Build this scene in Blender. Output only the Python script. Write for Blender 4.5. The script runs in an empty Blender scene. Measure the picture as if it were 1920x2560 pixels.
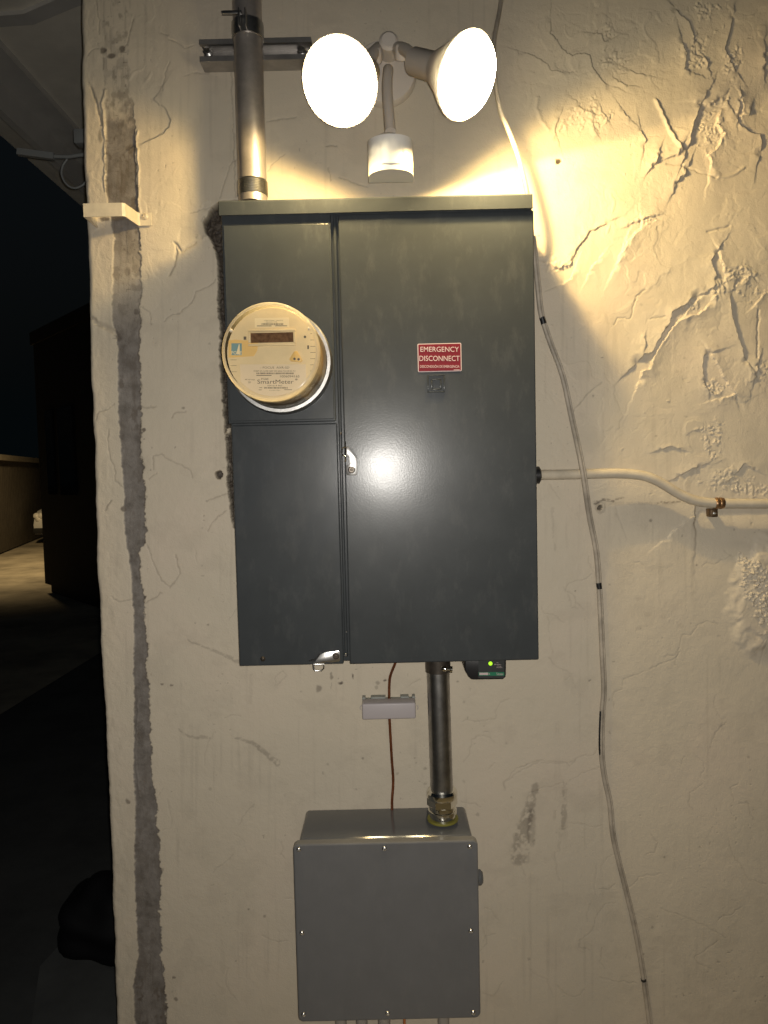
import bpy, bmesh, math, random
import numpy as np
from mathutils import Vector, Matrix

random.seed(7)
rng = np.random.default_rng(11)
scene = bpy.context.scene
col = scene.collection
R = math.radians

# ------------------------------------------------------------------ camera
F_PX, CX, CY = 1850.0, 960.0, 1280.0        # focal length and centre in pixels of the 1920 x 2560 photograph
WALL_D, CAM_Z = 1.50, 1.45
PITCH, ROLL = R(3.25), R(1.35)
CAM = Vector((0.0, -WALL_D, CAM_Z))
_F = Vector((0, math.cos(PITCH), -math.sin(PITCH)))
_U0 = Vector((0, math.sin(PITCH), math.cos(PITCH)))
_R0 = Vector((1, 0, 0))
CR = _R0 * math.cos(ROLL) - _U0 * math.sin(ROLL)
CU = _U0 * math.cos(ROLL) + _R0 * math.sin(ROLL)
cam_data = bpy.data.cameras.new("camera")
cam_data.sensor_fit = 'HORIZONTAL'
cam_data.sensor_width = 36.0
cam_data.lens = 36.0 * F_PX / 1920.0
cam_data.clip_start = 0.02
cam_data.clip_end = 500
cam = bpy.data.objects.new("camera", cam_data)
col.objects.link(cam)
cam.matrix_world = Matrix(((CR.x, CU.x, -_F.x, CAM.x), (CR.y, CU.y, -_F.y, CAM.y), (CR.z, CU.z, -_F.z, CAM.z), (0, 0, 0, 1)))
scene.camera = cam

# ------------------------------------------------------------------ world, lights, exposure
FLASH_W = 51.0
LAMP_STRENGTH = 95.0
LEFT_LAMP_W, RIGHT_WIDE_W, RIGHT_BEAM_W = 7.0, 8.0, 9.0
scene.view_settings.view_transform = 'Standard'
scene.view_settings.look = 'None'
scene.view_settings.exposure = 0.0
scene.view_settings.gamma = 1.0
world = bpy.data.worlds.new("World")
scene.world = world
world.use_nodes = True
wn = world.node_tree.nodes
sky = wn.new('ShaderNodeTexSky')
sky.sky_type = 'NISHITA'
sky.sun_disc = False
sky.sun_elevation = R(-4.0)
sky.sun_rotation = R(200)
world.node_tree.links.new(sky.outputs[0], wn['Background'].inputs[0])
wn['Background'].inputs[1].default_value = 0.10
night = wn.new('ShaderNodeVectorMath')
night.operation = 'ADD'
night.inputs[1].default_value = (0.012, 0.021, 0.025)
world.node_tree.links.new(sky.outputs[0], night.inputs[0])
world.node_tree.links.new(night.outputs[0], wn['Background'].inputs[0])

def lamp(name, kind, loc, power, color, radius, target=None, angle=None, blend=0.3):
    d = bpy.data.lights.new(name, kind)
    d.energy = power
    d.color = color
    d.shadow_soft_size = radius
    o = bpy.data.objects.new(name, d)
    o.location = loc
    if target is not None:
        o.rotation_euler = (Vector(target) - Vector(loc)).to_track_quat('-Z', 'Y').to_euler()
    if kind == 'SPOT':
        d.spot_size = angle
        d.spot_blend = blend
    col.objects.link(o)
    return o

# the phone's flash beside the lens (its hot spot shows on the cabinet door)
FP = CAM + Vector((0.010, -0.004, 0.006))
lamp("phone_flash", 'SPOT', FP, FLASH_W, (1.0, 0.955, 0.885), 0.0045, target=FP + _F + Vector((0, 0, -.10)), angle=R(128), blend=1.0)
# the street lamp that lights the far driveway
lamp("street_light", 'SPOT', (-5.9, 10.2, 3.4), 420.0, (1.0, 0.72, 0.36), 0.12, target=(-6.7, 11.0, 0.0), angle=R(145), blend=0.7)

scene.cycles.use_denoising = True
scene.cycles.max_bounces = 8
scene.cycles.sample_clamp_indirect = 3.0
scene.cycles.caustics_reflective = False
scene.cycles.caustics_refractive = False

# ------------------------------------------------------------------ helpers
def ray(px, py):
    return CR * (px - CX) - CU * (py - CY) + _F * F_PX

def P(px, py, y=0.0):
    """the point of the place seen at photo pixel (px, py) that lies on the upright plane at depth y"""
    r = ray(px, py)
    t = (y - CAM.y) / r.y
    return CAM + r * t

def G(px, py, z=0.0):
    r = ray(px, py)
    t = (z - CAM.z) / r.z
    return CAM + r * t

def T(ox, oy, s, pts):
    return [(ox + a / s, oy + b / s) for a, b in pts]

def mat(name, color, rough=0.5, metal=0.0, var=0.0, vscale=30.0, bump=0.0, bscale=400.0, spec=0.5, emit=None, estr=0.0, rvar=0.0, coat=0.0, coat_rough=0.03, dust=0.0):
    m = bpy.data.materials.new(name)
    m.use_nodes = True
    nt = m.node_tree
    b = nt.nodes['Principled BSDF']
    b.inputs['Base Color'].default_value = (*color, 1)
    b.inputs['Roughness'].default_value = rough
    b.inputs['Metallic'].default_value = metal
    b.inputs['Specular IOR Level'].default_value = spec
    b.inputs['Coat Weight'].default_value = coat
    b.inputs['Coat Roughness'].default_value = coat_rough
    tc = nt.nodes.new('ShaderNodeTexCoord')
    if var > 0 or rvar > 0:
        n = nt.nodes.new('ShaderNodeTexNoise')
        n.inputs['Scale'].default_value = vscale
        n.inputs['Detail'].default_value = 6
        n.inputs['Roughness'].default_value = 0.65
        nt.links.new(tc.outputs['Object'], n.inputs['Vector'])
        if var > 0:
            mr = nt.nodes.new('ShaderNodeMapRange')
            mr.inputs['From Min'].default_value = 0.3
            mr.inputs['From Max'].default_value = 0.7
            mr.inputs['To Min'].default_value = 1 - var
            mr.inputs['To Max'].default_value = 1 + var
            nt.links.new(n.outputs['Fac'], mr.inputs['Value'])
            mx = nt.nodes.new('ShaderNodeVectorMath')
            mx.operation = 'SCALE'
            mx.inputs[0].default_value = color
            nt.links.new(mr.outputs[0], mx.inputs['Scale'])
            nt.links.new(mx.outputs[0], b.inputs['Base Color'])
        if rvar > 0:
            mr = nt.nodes.new('ShaderNodeMapRange')
            mr.inputs['From Min'].default_value = 0.35
            mr.inputs['From Max'].default_value = 0.7
            mr.inputs['To Min'].default_value = rough
            mr.inputs['To Max'].default_value = rough + rvar
            nt.links.new(n.outputs['Fac'], mr.inputs['Value'])
            nt.links.new(mr.outputs[0], b.inputs['Roughness'])
    if dust > 0:
        mp = nt.nodes.new('ShaderNodeMapping')
        mp.inputs['Scale'].default_value = (1, 1, 0.4)
        nt.links.new(tc.outputs['Object'], mp.inputs['Vector'])
        nd = nt.nodes.new('ShaderNodeTexNoise')
        nd.inputs['Scale'].default_value = 34
        nd.inputs['Detail'].default_value = 8
        nd.inputs['Roughness'].default_value = 0.72
        nt.links.new(mp.outputs[0], nd.inputs['Vector'])
        md = nt.nodes.new('ShaderNodeMapRange')
        md.inputs['From Min'].default_value = 0.52
        md.inputs['From Max'].default_value = 0.78
        md.inputs['To Max'].default_value = dust
        nt.links.new(nd.outputs['Fac'], md.inputs['Value'])
        mm = nt.nodes.new('ShaderNodeMix')
        mm.data_type = 'RGBA'
        nt.links.new(md.outputs[0], mm.inputs[0])
        src = b.inputs['Base Color'].links[0].from_socket if b.inputs['Base Color'].links else None
        if src:
            nt.links.new(src, mm.inputs[6])
        else:
            mm.inputs[6].default_value = (*color, 1)
        mm.inputs[7].default_value = (0.30, 0.29, 0.27, 1)
        nt.links.new(mm.outputs[2], b.inputs['Base Color'])
    if bump > 0:
        n2 = nt.nodes.new('ShaderNodeTexNoise')
        n2.inputs['Scale'].default_value = bscale
        n2.inputs['Detail'].default_value = 3
        nt.links.new(tc.outputs['Object'], n2.inputs['Vector'])
        bp = nt.nodes.new('ShaderNodeBump')
        bp.inputs['Strength'].default_value = bump
        bp.inputs['Distance'].default_value = 0.001
        nt.links.new(n2.outputs['Fac'], bp.inputs['Height'])
        nt.links.new(bp.outputs[0], b.inputs['Normal'])
    if emit:
        b.inputs['Emission Color'].default_value = (*emit, 1)
        b.inputs['Emission Strength'].default_value = estr
    return m

def finish(name, me, m, parent=None, smooth=40):
    if smooth:
        me.shade_smooth()
        me.set_sharp_from_angle(angle=R(smooth))
    o = bpy.data.objects.new(name, me)
    if m:
        me.materials.append(m)
    col.objects.link(o)
    if parent is not None:
        o.parent = parent
        if parent.type == 'EMPTY':
            o.matrix_parent_inverse = Matrix.Translation(-parent.location)
    return o

def build(name, bm, m, parent=None, smooth=40):
    me = bpy.data.meshes.new(name)
    bmesh.ops.recalc_face_normals(bm, faces=bm.faces[:])
    bm.to_mesh(me)
    bm.free()
    return finish(name, me, m, parent, smooth)

def thing(name, label, cat, loc, group=None):
    o = bpy.data.objects.new(name, None)
    o.empty_display_size = 0.05
    o.location = loc
    o["label"] = label
    o["category"] = cat
    if group:
        o["group"] = group
    col.objects.link(o)
    return o

def tag(o, label, cat, group=None):
    o["label"] = label
    o["category"] = cat
    if group:
        o["group"] = group
    return o

def add_bm(bm, src):
    me = bpy.data.meshes.new("tmp")
    src.to_mesh(me)
    src.free()
    bm.from_mesh(me)
    bpy.data.meshes.remove(me)

def box(bm, x0, x1, y0, y1, z0, z1, bev=0.0, seg=2):
    b = bmesh.new()
    bmesh.ops.create_cube(b, size=1.0)
    for v in b.verts:
        v.co = Vector((x0 + (v.co.x + .5) * (x1 - x0), y0 + (v.co.y + .5) * (y1 - y0), z0 + (v.co.z + .5) * (z1 - z0)))
    if bev > 0:
        bmesh.ops.bevel(b, geom=b.edges[:], offset=bev, segments=seg, profile=0.5, affect='EDGES')
    add_bm(bm, b)

def prism(bm, pts, y0, y1, bev=0.0):
    """upright plate: outline of (x, z) points, from depth y0 to y1"""
    b = bmesh.new()
    vs = [b.verts.new((p[0], y0, p[1])) for p in pts]
    f = b.faces.new(vs)
    r = bmesh.ops.extrude_face_region(b, geom=[f])
    for v in r['geom']:
        if isinstance(v, bmesh.types.BMVert):
            v.co.y = y1
    bmesh.ops.recalc_face_normals(b, faces=b.faces[:])
    if bev > 0:
        bmesh.ops.bevel(b, geom=b.edges[:], offset=bev, segments=2, profile=0.5, affect='EDGES')
    add_bm(bm, b)

def pxprism(bm, pts, yf, thick, bev=0.0):
    prism(bm, [(P(a, b, yf).x, P(a, b, yf).z) for a, b in pts], yf, yf + thick, bev)

def hull_solid(bm, pts_a, pts_b):
    """solid between two matching rings of points"""
    n = len(pts_a)
    a = [bm.verts.new(p) for p in pts_a]
    b = [bm.verts.new(p) for p in pts_b]
    bm.faces.new(a)
    bm.faces.new(b[::-1])
    for i in range(n):
        j = (i + 1) % n
        bm.faces.new((a[i], b[i], b[j], a[j]))

def frame_of(d):
    d = Vector(d).normalized()
    up = Vector((0, 0, 1)) if abs(d.z) < 0.9 else Vector((0, 1, 0))
    u = d.cross(up).normalized()
    return d, u, u.cross(d).normalized()

def lathe(bm, prof, origin, direction, seg=48, capa=True, capb=True):
    """profile of (radius, distance along the axis)"""
    d, u, v = frame_of(direction)
    o = Vector(origin)
    rings = []
    for r, t in prof:
        if r < 1e-6:
            rings.append([bm.verts.new(o + d * t)])
        else:
            rings.append([bm.verts.new(o + d * t + (u * math.cos(2 * math.pi * k / seg) + v * math.sin(2 * math.pi * k / seg)) * r) for k in range(seg)])
    for a, b in zip(rings, rings[1:]):
        for k in range(seg):
            k2 = (k + 1) % seg
            q = [a[k % len(a)], a[k2 % len(a)], b[k2 % len(b)], b[k % len(b)]]
            q = list(dict.fromkeys(q))
            if len(q) > 2:
                bm.faces.new(q)
    if capa and len(rings[0]) > 2:
        bm.faces.new(rings[0])
    if capb and len(rings[-1]) > 2:
        bm.faces.new(rings[-1])

def spline(pts, sub=6):
    pts = [Vector(p) for p in pts]
    if len(pts) < 3:
        return pts
    out = []
    e = [pts[0] * 2 - pts[1]] + pts + [pts[-1] * 2 - pts[-2]]
    for i in range(1, len(e) - 2):
        p0, p1, p2, p3 = e[i - 1:i + 3]
        for k in range(sub):
            t = k / sub
            out.append(0.5 * (2 * p1 + (p2 - p0) * t + (2 * p0 - 5 * p1 + 4 * p2 - p3) * t * t + (3 * p1 - p0 - 3 * p2 + p3) * t ** 3))
    out.append(pts[-1])
    return out

def tube(bm, pts, r, seg=12, rz=None):
    """sweep; rz gives a second half-width for flat cables"""
    pts = [Vector(p) for p in pts]
    n = len(pts)
    d0, u, v = frame_of(pts[1] - pts[0])
    rings = []
    for i, p in enumerate(pts):
        d = (pts[min(i + 1, n - 1)] - pts[max(i - 1, 0)]).normalized()
        u = (u - d * u.dot(d)).normalized()
        v = d.cross(u)
        rr = r[i] if isinstance(r, (list, tuple)) else r
        r2 = rr if rz is None else rz
        rings.append([bm.verts.new(p + u * math.cos(2 * math.pi * k / seg) * rr + v * math.sin(2 * math.pi * k / seg) * r2) for k in range(seg)])
    for a, b in zip(rings, rings[1:]):
        for k in range(seg):
            k2 = (k + 1) % seg
            bm.faces.new((a[k], a[k2], b[k2], b[k]))
    bm.faces.new(rings[0])
    bm.faces.new(rings[-1])

def ring_px(bm, pts, yf, thick, w):
    """closed wire loop following photo pixels"""
    q = [P(a, b, yf) for a, b in pts]
    q = q + [q[0]]
    tube(bm, q, w, 8)

def add_text(bm, s, x0, y0, x1, y1, yf, lift=0.0006):
    """lettering that fills the photo rectangle x0..x1, y0..y1 on the upright plane at depth yf"""
    cu = bpy.data.curves.new("t", 'FONT')
    cu.body = s
    cu.resolution_u = 3
    o = bpy.data.objects.new("t", cu)
    col.objects.link(o)
    dg = bpy.context.evaluated_depsgraph_get()
    me = bpy.data.meshes.new_from_object(o.evaluated_get(dg))
    bpy.data.objects.remove(o)
    bpy.data.curves.remove(cu)
    if not len(me.vertices):
        return
    xs = [v.co.x for v in me.vertices]
    ys = [v.co.y for v in me.vertices]
    ax, bx, ay, by = min(xs), max(xs), min(ys), max(ys)
    A, B, C = P(x0, y1, yf), P(x1, y1, yf), P(x0, y0, yf)
    ex, ez = (B - A), (C - A)
    for v in me.vertices:
        q = A + ex * ((v.co.x - ax) / max(bx - ax, 1e-9)) + ez * ((v.co.y - ay) / max(by - ay, 1e-9))
        v.co = (q.x, yf - lift, q.z)
    bm.from_mesh(me)
    bpy.data.meshes.remove(me)

def add_rect(bm, x0, y0, x1, y1, yf, lift=0.0004):
    q = [P(x0, y0, yf), P(x1, y0, yf), P(x1, y1, yf), P(x0, y1, yf)]
    bm.faces.new([bm.verts.new((p.x, yf - lift, p.z)) for p in q])

def add_barcode(bm, x0, y0, x1, y1, yf, n=28, seed=1):
    rr = random.Random(seed)
    x = x0
    while x < x1:
        w = rr.uniform(.5, 1.6) * (x1 - x0) / n / 2
        add_rect(bm, x, y0, min(x + w, x1), y1, yf)
        x += w + rr.uniform(.5, 1.4) * (x1 - x0) / n / 2

# ------------------------------------------------------------------ materials
M = {}
M['panel'] = mat('grey_enamel', (0.0415, 0.0468, 0.0505), 0.185, var=0.09, vscale=14, bump=0.07, bscale=420, rvar=0.03, spec=0.15, coat=0.30, coat_rough=0.38, dust=0.09)
M['panel_dark'] = mat('grey_enamel_groove', (0.05, 0.052, 0.053), 0.4, bump=0.03, bscale=900)
M['box'] = mat('grey_box_enamel', (0.115, 0.117, 0.118), 0.10, var=0.04, vscale=8, bump=0.02, bscale=700, rvar=0.06)
M['box_lid'] = mat('grey_lid_enamel', (0.143, 0.144, 0.147), 0.30, var=0.06, vscale=14, bump=0.05, bscale=420, rvar=0.06, dust=0.13)
M['steel'] = mat('bright_steel', (0.72, 0.71, 0.69), 0.28, 1.0, var=0.12, vscale=60, bump=0.05, bscale=300)
M['galv'] = mat('galvanised_steel', (0.40, 0.395, 0.385), 0.36, 1.0, var=0.25, vscale=45, bump=0.10, bscale=350)
M['old_galv'] = mat('aged_galvanised_steel', (0.46, 0.42, 0.39), 0.40, 0.75, var=0.2, vscale=30, bump=0.12, bscale=260)
M['strut'] = mat('zinc_channel', (0.42, 0.40, 0.38), 0.42, 0.85, var=0.15, vscale=40)
M['chrome'] = mat('zinc_plated_fitting', (0.78, 0.76, 0.68), 0.14, 1.0, var=0.1, vscale=50)
M['dark_steel'] = mat('dark_steel', (0.10, 0.085, 0.07), 0.4, 0.7, var=0.3, vscale=80)
M['black'] = mat('black_plastic', (0.012, 0.012, 0.013), 0.4, bump=0.05)
M['black_gap'] = mat('black_gap', (0.006, 0.006, 0.006), 0.8)
M['red'] = mat('red_vinyl', (0.165, 0.006, 0.016), 0.5, var=0.05, vscale=20, spec=0.2)
M['white_ink'] = mat('white_ink', (0.56, 0.45, 0.44), 0.5)
M['dark_ink'] = mat('dark_ink', (0.10, 0.085, 0.075), 0.6)
M['face'] = mat('meter_face_plastic', (0.68, 0.57, 0.38), 0.5, var=0.06, vscale=30)
M['nameplate'] = mat('nameplate_plastic', (0.70, 0.60, 0.47), 0.5, var=0.03, vscale=30)
M['paper'] = mat('label_paper', (0.78, 0.68, 0.48), 0.6)
M['lamp_tint'] = mat('lamp_tinted_grey_plastic', (0.20, 0.135, 0.075), 0.35, var=0.15, vscale=30)  # grey plastic with the lamp's yellow light put into its colour
M['display'] = mat('display_glass', (0.13, 0.075, 0.045), 0.2, var=0.4, vscale=160)
M['blue'] = mat('blue_ink', (0.16, 0.30, 0.36), 0.5)
M['yellow_tri'] = mat('yellow_plastic', (0.72, 0.50, 0.20), 0.45)
M['white_plastic'] = mat('white_plastic', (0.74, 0.72, 0.68), 0.4, var=0.03, bump=0.03, bscale=500)
M['fixture'] = mat('fixture_plastic', (0.60, 0.54, 0.47), 0.45, var=0.04, bump=0.03, bscale=300)
M['cover_plastic'] = mat('lilac_white_plastic', (0.44, 0.40, 0.40), 0.45, bump=0.08, bscale=900)
M['cover_grey'] = mat('grey_green_plastic', (0.25, 0.26, 0.235), 0.5)  # darker plastic of the cover's base
M['white_paint'] = mat('white_painted_metal', (0.66, 0.58, 0.44), 0.5, var=0.10, vscale=60, bump=0.1, bscale=200)
M['cable_white'] = mat('painted_cable', (0.56, 0.49, 0.38), 0.5, var=0.12, vscale=35, bump=0.12, bscale=120)
M['cable_grey'] = mat('weathered_cable', (0.40, 0.35, 0.28), 0.55, var=0.3, vscale=28, bump=0.15, bscale=120)
M['copper'] = mat('brown_copper', (0.22, 0.075, 0.03), 0.4, 0.6, var=0.35, vscale=50)
M['strap_copper'] = mat('copper_strap', (0.34, 0.20, 0.10), 0.38, 0.8, var=0.25, vscale=90)
M['rust'] = mat('rusty_screw', (0.14, 0.09, 0.05), 0.5, 0.6, var=0.4, vscale=200)
M['green'] = mat('green_label', (0.01, 0.16, 0.08), 0.45)
M['label_grey'] = mat('grey_label', (0.03, 0.033, 0.033), 0.4)
M['led'] = mat('green_led', (0.3, 0.7, 0.05), 0.3, emit=(0.45, 1.0, 0.02), estr=1.1)
M['yellow_ring'] = mat('yellow_gasket', (0.22, 0.20, 0.035), 0.5)
M['soffit'] = mat('painted_soffit', (0.88, 0.83, 0.72), 0.7, var=0.12, vscale=5, bump=0.1, bscale=60)
M['fascia'] = mat('painted_timber', (0.62, 0.60, 0.56), 0.65, var=0.1, vscale=8, bump=0.1, bscale=80)
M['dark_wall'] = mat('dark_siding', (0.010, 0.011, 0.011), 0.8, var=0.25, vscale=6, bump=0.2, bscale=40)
M['fence'] = mat('weathered_fence_board', (0.10, 0.085, 0.062), 0.8, var=0.3, vscale=7, bump=0.3, bscale=40)
M['car'] = mat('white_car_paint', (0.7, 0.7, 0.69), 0.25, coat=0.5)
M['car_glass'] = mat('car_glass', (0.02, 0.02, 0.022), 0.08)
M['rubber'] = mat('tyre_rubber', (0.02, 0.02, 0.02), 0.8)
M['headlight'] = mat('headlight_lens', (0.85, 0.83, 0.78), 0.1, var=0.2, vscale=20)
M['bag'] = mat('black_bag_film', (0.004, 0.004, 0.005), 0.75, spec=.2, bump=0.4, bscale=40)
M['stick'] = mat('grey_fixture_plastic', (0.24, 0.25, 0.245), 0.5)
M['stub'] = mat('painted_conduit', (0.34, 0.31, 0.27), 0.5, var=.1)
M['orange'] = mat('orange_wire', (0.5, 0.17, 0.05), 0.45)
M['ground'] = mat('dark_asphalt', (0.055, 0.057, 0.055), 0.9, var=0.35, vscale=3, bump=0.5, bscale=90)
M['driveway'] = mat('driveway_concrete', (0.30, 0.265, 0.20), 0.85, var=0.55, vscale=1.3, bump=0.3, bscale=60)  # stains, mottled strongly to stand in for bands of tree shadow
M['bounce_paving'] = mat('pale_bounce_paving', (0.46, 0.42, 0.35), 0.85, var=0.15, vscale=2, bump=0.3, bscale=60)
M['slab'] = mat('concrete_slab', (0.085, 0.088, 0.084), 0.85, var=0.25, vscale=4, bump=0.3, bscale=60)
M['lens'] = mat('lit_lamp_lens', (0.9, 0.88, 0.82), 0.4, emit=(1.0, 0.84, 0.52), estr=LAMP_STRENGTH)

def glass_mat():
    m = bpy.data.materials.new('clear_meter_cover')
    m.use_nodes = True
    nt = m.node_tree
    for n in list(nt.nodes):
        nt.nodes.remove(n)
    out = nt.nodes.new('ShaderNodeOutputMaterial')
    tr = nt.nodes.new('ShaderNodeBsdfTransparent')
    tr.inputs[0].default_value = (0.97, 0.93, 0.84, 1)
    gl = nt.nodes.new('ShaderNodeBsdfGlossy')
    gl.inputs['Roughness'].default_value = 0.06
    df = nt.nodes.new('ShaderNodeBsdfTranslucent')
    df.inputs[0].default_value = (0.9, 0.75, 0.45, 1)
    lw = nt.nodes.new('ShaderNodeFresnel')
    lw.inputs[0].default_value = 1.5
    a = nt.nodes.new('ShaderNodeMixShader')
    nt.links.new(lw.outputs[0], a.inputs[0])
    nt.links.new(tr.outputs[0], a.inputs[1])
    nt.links.new(gl.outputs[0], a.inputs[2])
    nt.links.new(a.outputs[0], out.inputs[0])
    return m
M['glass'] = glass_mat()

def rim_mat(name, base, clear, tint):
    """frosted warm-tinted polycarbonate of the meter cover's side"""
    m = bpy.data.materials.new(name)
    m.use_nodes = True
    nt = m.node_tree
    for n in list(nt.nodes):
        nt.nodes.remove(n)
    out = nt.nodes.new('ShaderNodeOutputMaterial')
    tr = nt.nodes.new('ShaderNodeBsdfTransparent')
    tr.inputs[0].default_value = (*tint, 1)
    pr = nt.nodes.new('ShaderNodeBsdfPrincipled')
    pr.inputs['Base Color'].default_value = (*base, 1)
    pr.inputs['Roughness'].default_value = 0.13
    tl = nt.nodes.new('ShaderNodeBsdfTranslucent')
    tl.inputs[0].default_value = (*base, 1)
    m1 = nt.nodes.new('ShaderNodeMixShader')
    m1.inputs[0].default_value = 0.72
    nt.links.new(pr.outputs[0], m1.inputs[1])
    nt.links.new(tl.outputs[0], m1.inputs[2])
    m2 = nt.nodes.new('ShaderNodeMixShader')
    m2.inputs[0].default_value = clear
    nt.links.new(tr.outputs[0], m2.inputs[1])
    nt.links.new(m1.outputs[0], m2.inputs[2])
    nt.links.new(m2.outputs[0], out.inputs[0])
    return m
M['rim'] = rim_mat('frosted_cover_side', (0.92, 0.84, 0.64), 0.34, (0.93, 0.86, 0.72))
M['bezel'] = rim_mat('frosted_cover_rim', (0.92, 0.86, 0.72), 0.68, (0.95, 0.88, 0.74))

def stucco_mat():
    m = bpy.data.materials.new('painted_stucco')
    m.use_nodes = True
    nt = m.node_tree
    L = nt.links
    b = nt.nodes['Principled BSDF']
    tc = nt.nodes.new('ShaderNodeTexCoord')
    at = nt.nodes.new('ShaderNodeAttribute')
    at.attribute_name = 'surface'
    sp = nt.nodes.new('ShaderNodeSeparateColor')
    L.new(at.outputs['Color'], sp.inputs[0])
    def noise(scale, detail=5, rough=0.6):
        n = nt.nodes.new('ShaderNodeTexNoise')
        n.inputs['Scale'].default_value = scale
        n.inputs['Detail'].default_value = detail
        n.inputs['Roughness'].default_value = rough
        L.new(tc.outputs['Object'], n.inputs['Vector'])
        return n
    def ramp(src, stops):
        r = nt.nodes.new('ShaderNodeValToRGB')
        while len(r.color_ramp.elements) < len(stops):
            r.color_ramp.elements.new(0.5)
        for e, (p, c) in zip(r.color_ramp.elements, stops):
            e.position = p
            e.color = (*c, 1)
        L.new(src, r.inputs[0])
        return r
    def mix(fac, a, bb):
        x = nt.nodes.new('ShaderNodeMix')
        x.data_type = 'RGBA'
        L.new(fac, x.inputs[0])
        for s, i in ((a, 6), (bb, 7)):
            if isinstance(s, tuple):
                x.inputs[i].default_value = (*s, 1)
            else:
                L.new(s, x.inputs[i])
        return x.outputs[2]
    n1 = noise(3.2, 6)
    paint = ramp(n1.outputs['Fac'], [(0.3, (0.560, 0.495, 0.385)), (0.5, (0.595, 0.522, 0.405)), (0.7, (0.625, 0.535, 0.420))])
    n2 = noise(26, 8, 0.7)
    cement = ramp(n2.outputs['Fac'], [(0.28, (0.085, 0.074, 0.062)), (0.45, (0.185, 0.165, 0.145)), (0.62, (0.25, 0.226, 0.203)), (0.8, (0.33, 0.30, 0.265))])
    c = mix(sp.outputs[0], paint.outputs[0], cement.outputs[0])
    c = mix(sp.outputs[1], c, (0.125, 0.102, 0.080))
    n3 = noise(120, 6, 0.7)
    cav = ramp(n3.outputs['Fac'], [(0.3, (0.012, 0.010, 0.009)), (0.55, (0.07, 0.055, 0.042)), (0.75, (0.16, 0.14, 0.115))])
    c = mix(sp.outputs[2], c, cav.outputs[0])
    L.new(c, b.inputs['Base Color'])
    b.inputs['Roughness'].default_value = 0.62
    b.inputs['Specular IOR Level'].default_value = 0.35
    f1 = noise(330, 4, 0.6)
    f2 = noise(95, 3, 0.5)
    ad = nt.nodes.new('ShaderNodeMath')
    ad.operation = 'ADD'
    L.new(f1.outputs['Fac'], ad.inputs[0])
    L.new(f2.outputs['Fac'], ad.inputs[1])
    bp = nt.nodes.new('ShaderNodeBump')
    bp.inputs['Strength'].default_value = 0.55
    bp.inputs['Distance'].default_value = 0.0011
    L.new(ad.outputs[0], bp.inputs['Height'])
    L.new(bp.outputs[0], b.inputs['Normal'])
    return m
M['stucco'] = stucco_mat()

# ------------------------------------------------------------------ the stucco wall: a fine relief mesh
EDGE_PX = [(199, -60), (200, 0), (203, 173), (208, 390), (212, 480), (217, 640), (225, 950), (235, 1150), (240, 1400), (246, 1500),
           (252, 1640), (262, 1800), (270, 2000), (278, 2200), (285, 2400), (290, 2560), (292, 2640)]
edge_w = [P(a, b) for a, b in EDGE_PX]
ez = np.array([p.z for p in edge_w])[::-1]
ex = np.array([p.x for p in edge_w])[::-1]

STEP = 0.0016
xL, xR = -0.62, 0.83
zlo, zhi = P(960, 2600).z, P(960, -40).z
xs = np.concatenate([np.arange(xL, xR, STEP), [0.86, 0.95, 1.2, 1.7, 2.4]])
zs = np.concatenate([[-0.03, 0.1, 0.2], np.arange(zlo, zhi, STEP), [zhi + 0.05, zhi + 0.2, 3.4]])
nx, nz = len(xs), len(zs)
Xg, Zg = np.meshgrid(xs, zs)
XE = np.interp(Zg, ez, ex)

_tab = rng.random((256, 256))
def vnoise(x, y, seed=0):
    x = x + seed * 37.13
    y = y + seed * 91.7
    xi = np.floor(x).astype(np.int64)
    yi = np.floor(y).astype(np.int64)
    fx = x - xi
    fy = y - yi
    fx = fx * fx * (3 - 2 * fx)
    fy = fy * fy * (3 - 2 * fy)
    a = _tab[yi & 255, xi & 255]
    b = _tab[yi & 255, (xi + 1) & 255]
    c = _tab[(yi + 1) & 255, xi & 255]
    d = _tab[(yi + 1) & 255, (xi + 1) & 255]
    return (a * (1 - fx) + b * fx) * (1 - fy) + (c * (1 - fx) + d * fx) * fy
def fbm(x, y, oct=4, seed=0, gain=0.5):
    s = 0; a = 1.0; t = 0
    for k in range(oct):
        s = s + a * vnoise(x * 2 ** k, y * 2 ** k, seed + k * 3)
        t += a
        a *= gain
    return s / t            # 0..1
def sstep(e0, e1, v):
    t = np.clip((v - e0) / (e1 - e0), 0, 1)
    return t * t * (3 - 2 * t)

k_edge = np.clip((-0.30 - Xg) / (-0.30 - xL), 0, 1)
XW = Xg + (XE - xL) * k_edge
XW += k_edge ** 6 * (fbm(Zg * 22, Zg * 0 + .5, 3, 5) - .5) * 0.006
# photo pixel of every wall vertex
dx, dy, dz = XW - CAM.x, 0 - CAM.y, Zg - CAM.z
den = dx * _F.x + dy * _F.y + dz * _F.z
PX = CX + F_PX * (dx * CR.x + dy * CR.y + dz * CR.z) / den
PY = CY - F_PX * (dx * CU.x + dy * CU.y + dz * CU.z) / den
WX = PX + (fbm(PX / 12, PY / 12, 3, 21) - .5) * 8
WY = PY + (fbm(PX / 12, PY / 12, 3, 31) - .5) * 8
H = np.zeros_like(PX)
CEM = np.zeros_like(PX)
DIRT_SHADE = np.zeros_like(PX)  # real dirt, plus shade painted along the lap lips
CAV = np.zeros_like(PX)

H += (fbm(XW * 3.0, Zg * 3.0, 3, 1) - .5) * 0.006
H += (fbm(XW * 14, Zg * 14, 3, 2) - .5) * 0.0016
H += (fbm(XW * 55, Zg * 40, 3, 3) - .5) * 0.0007
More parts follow.
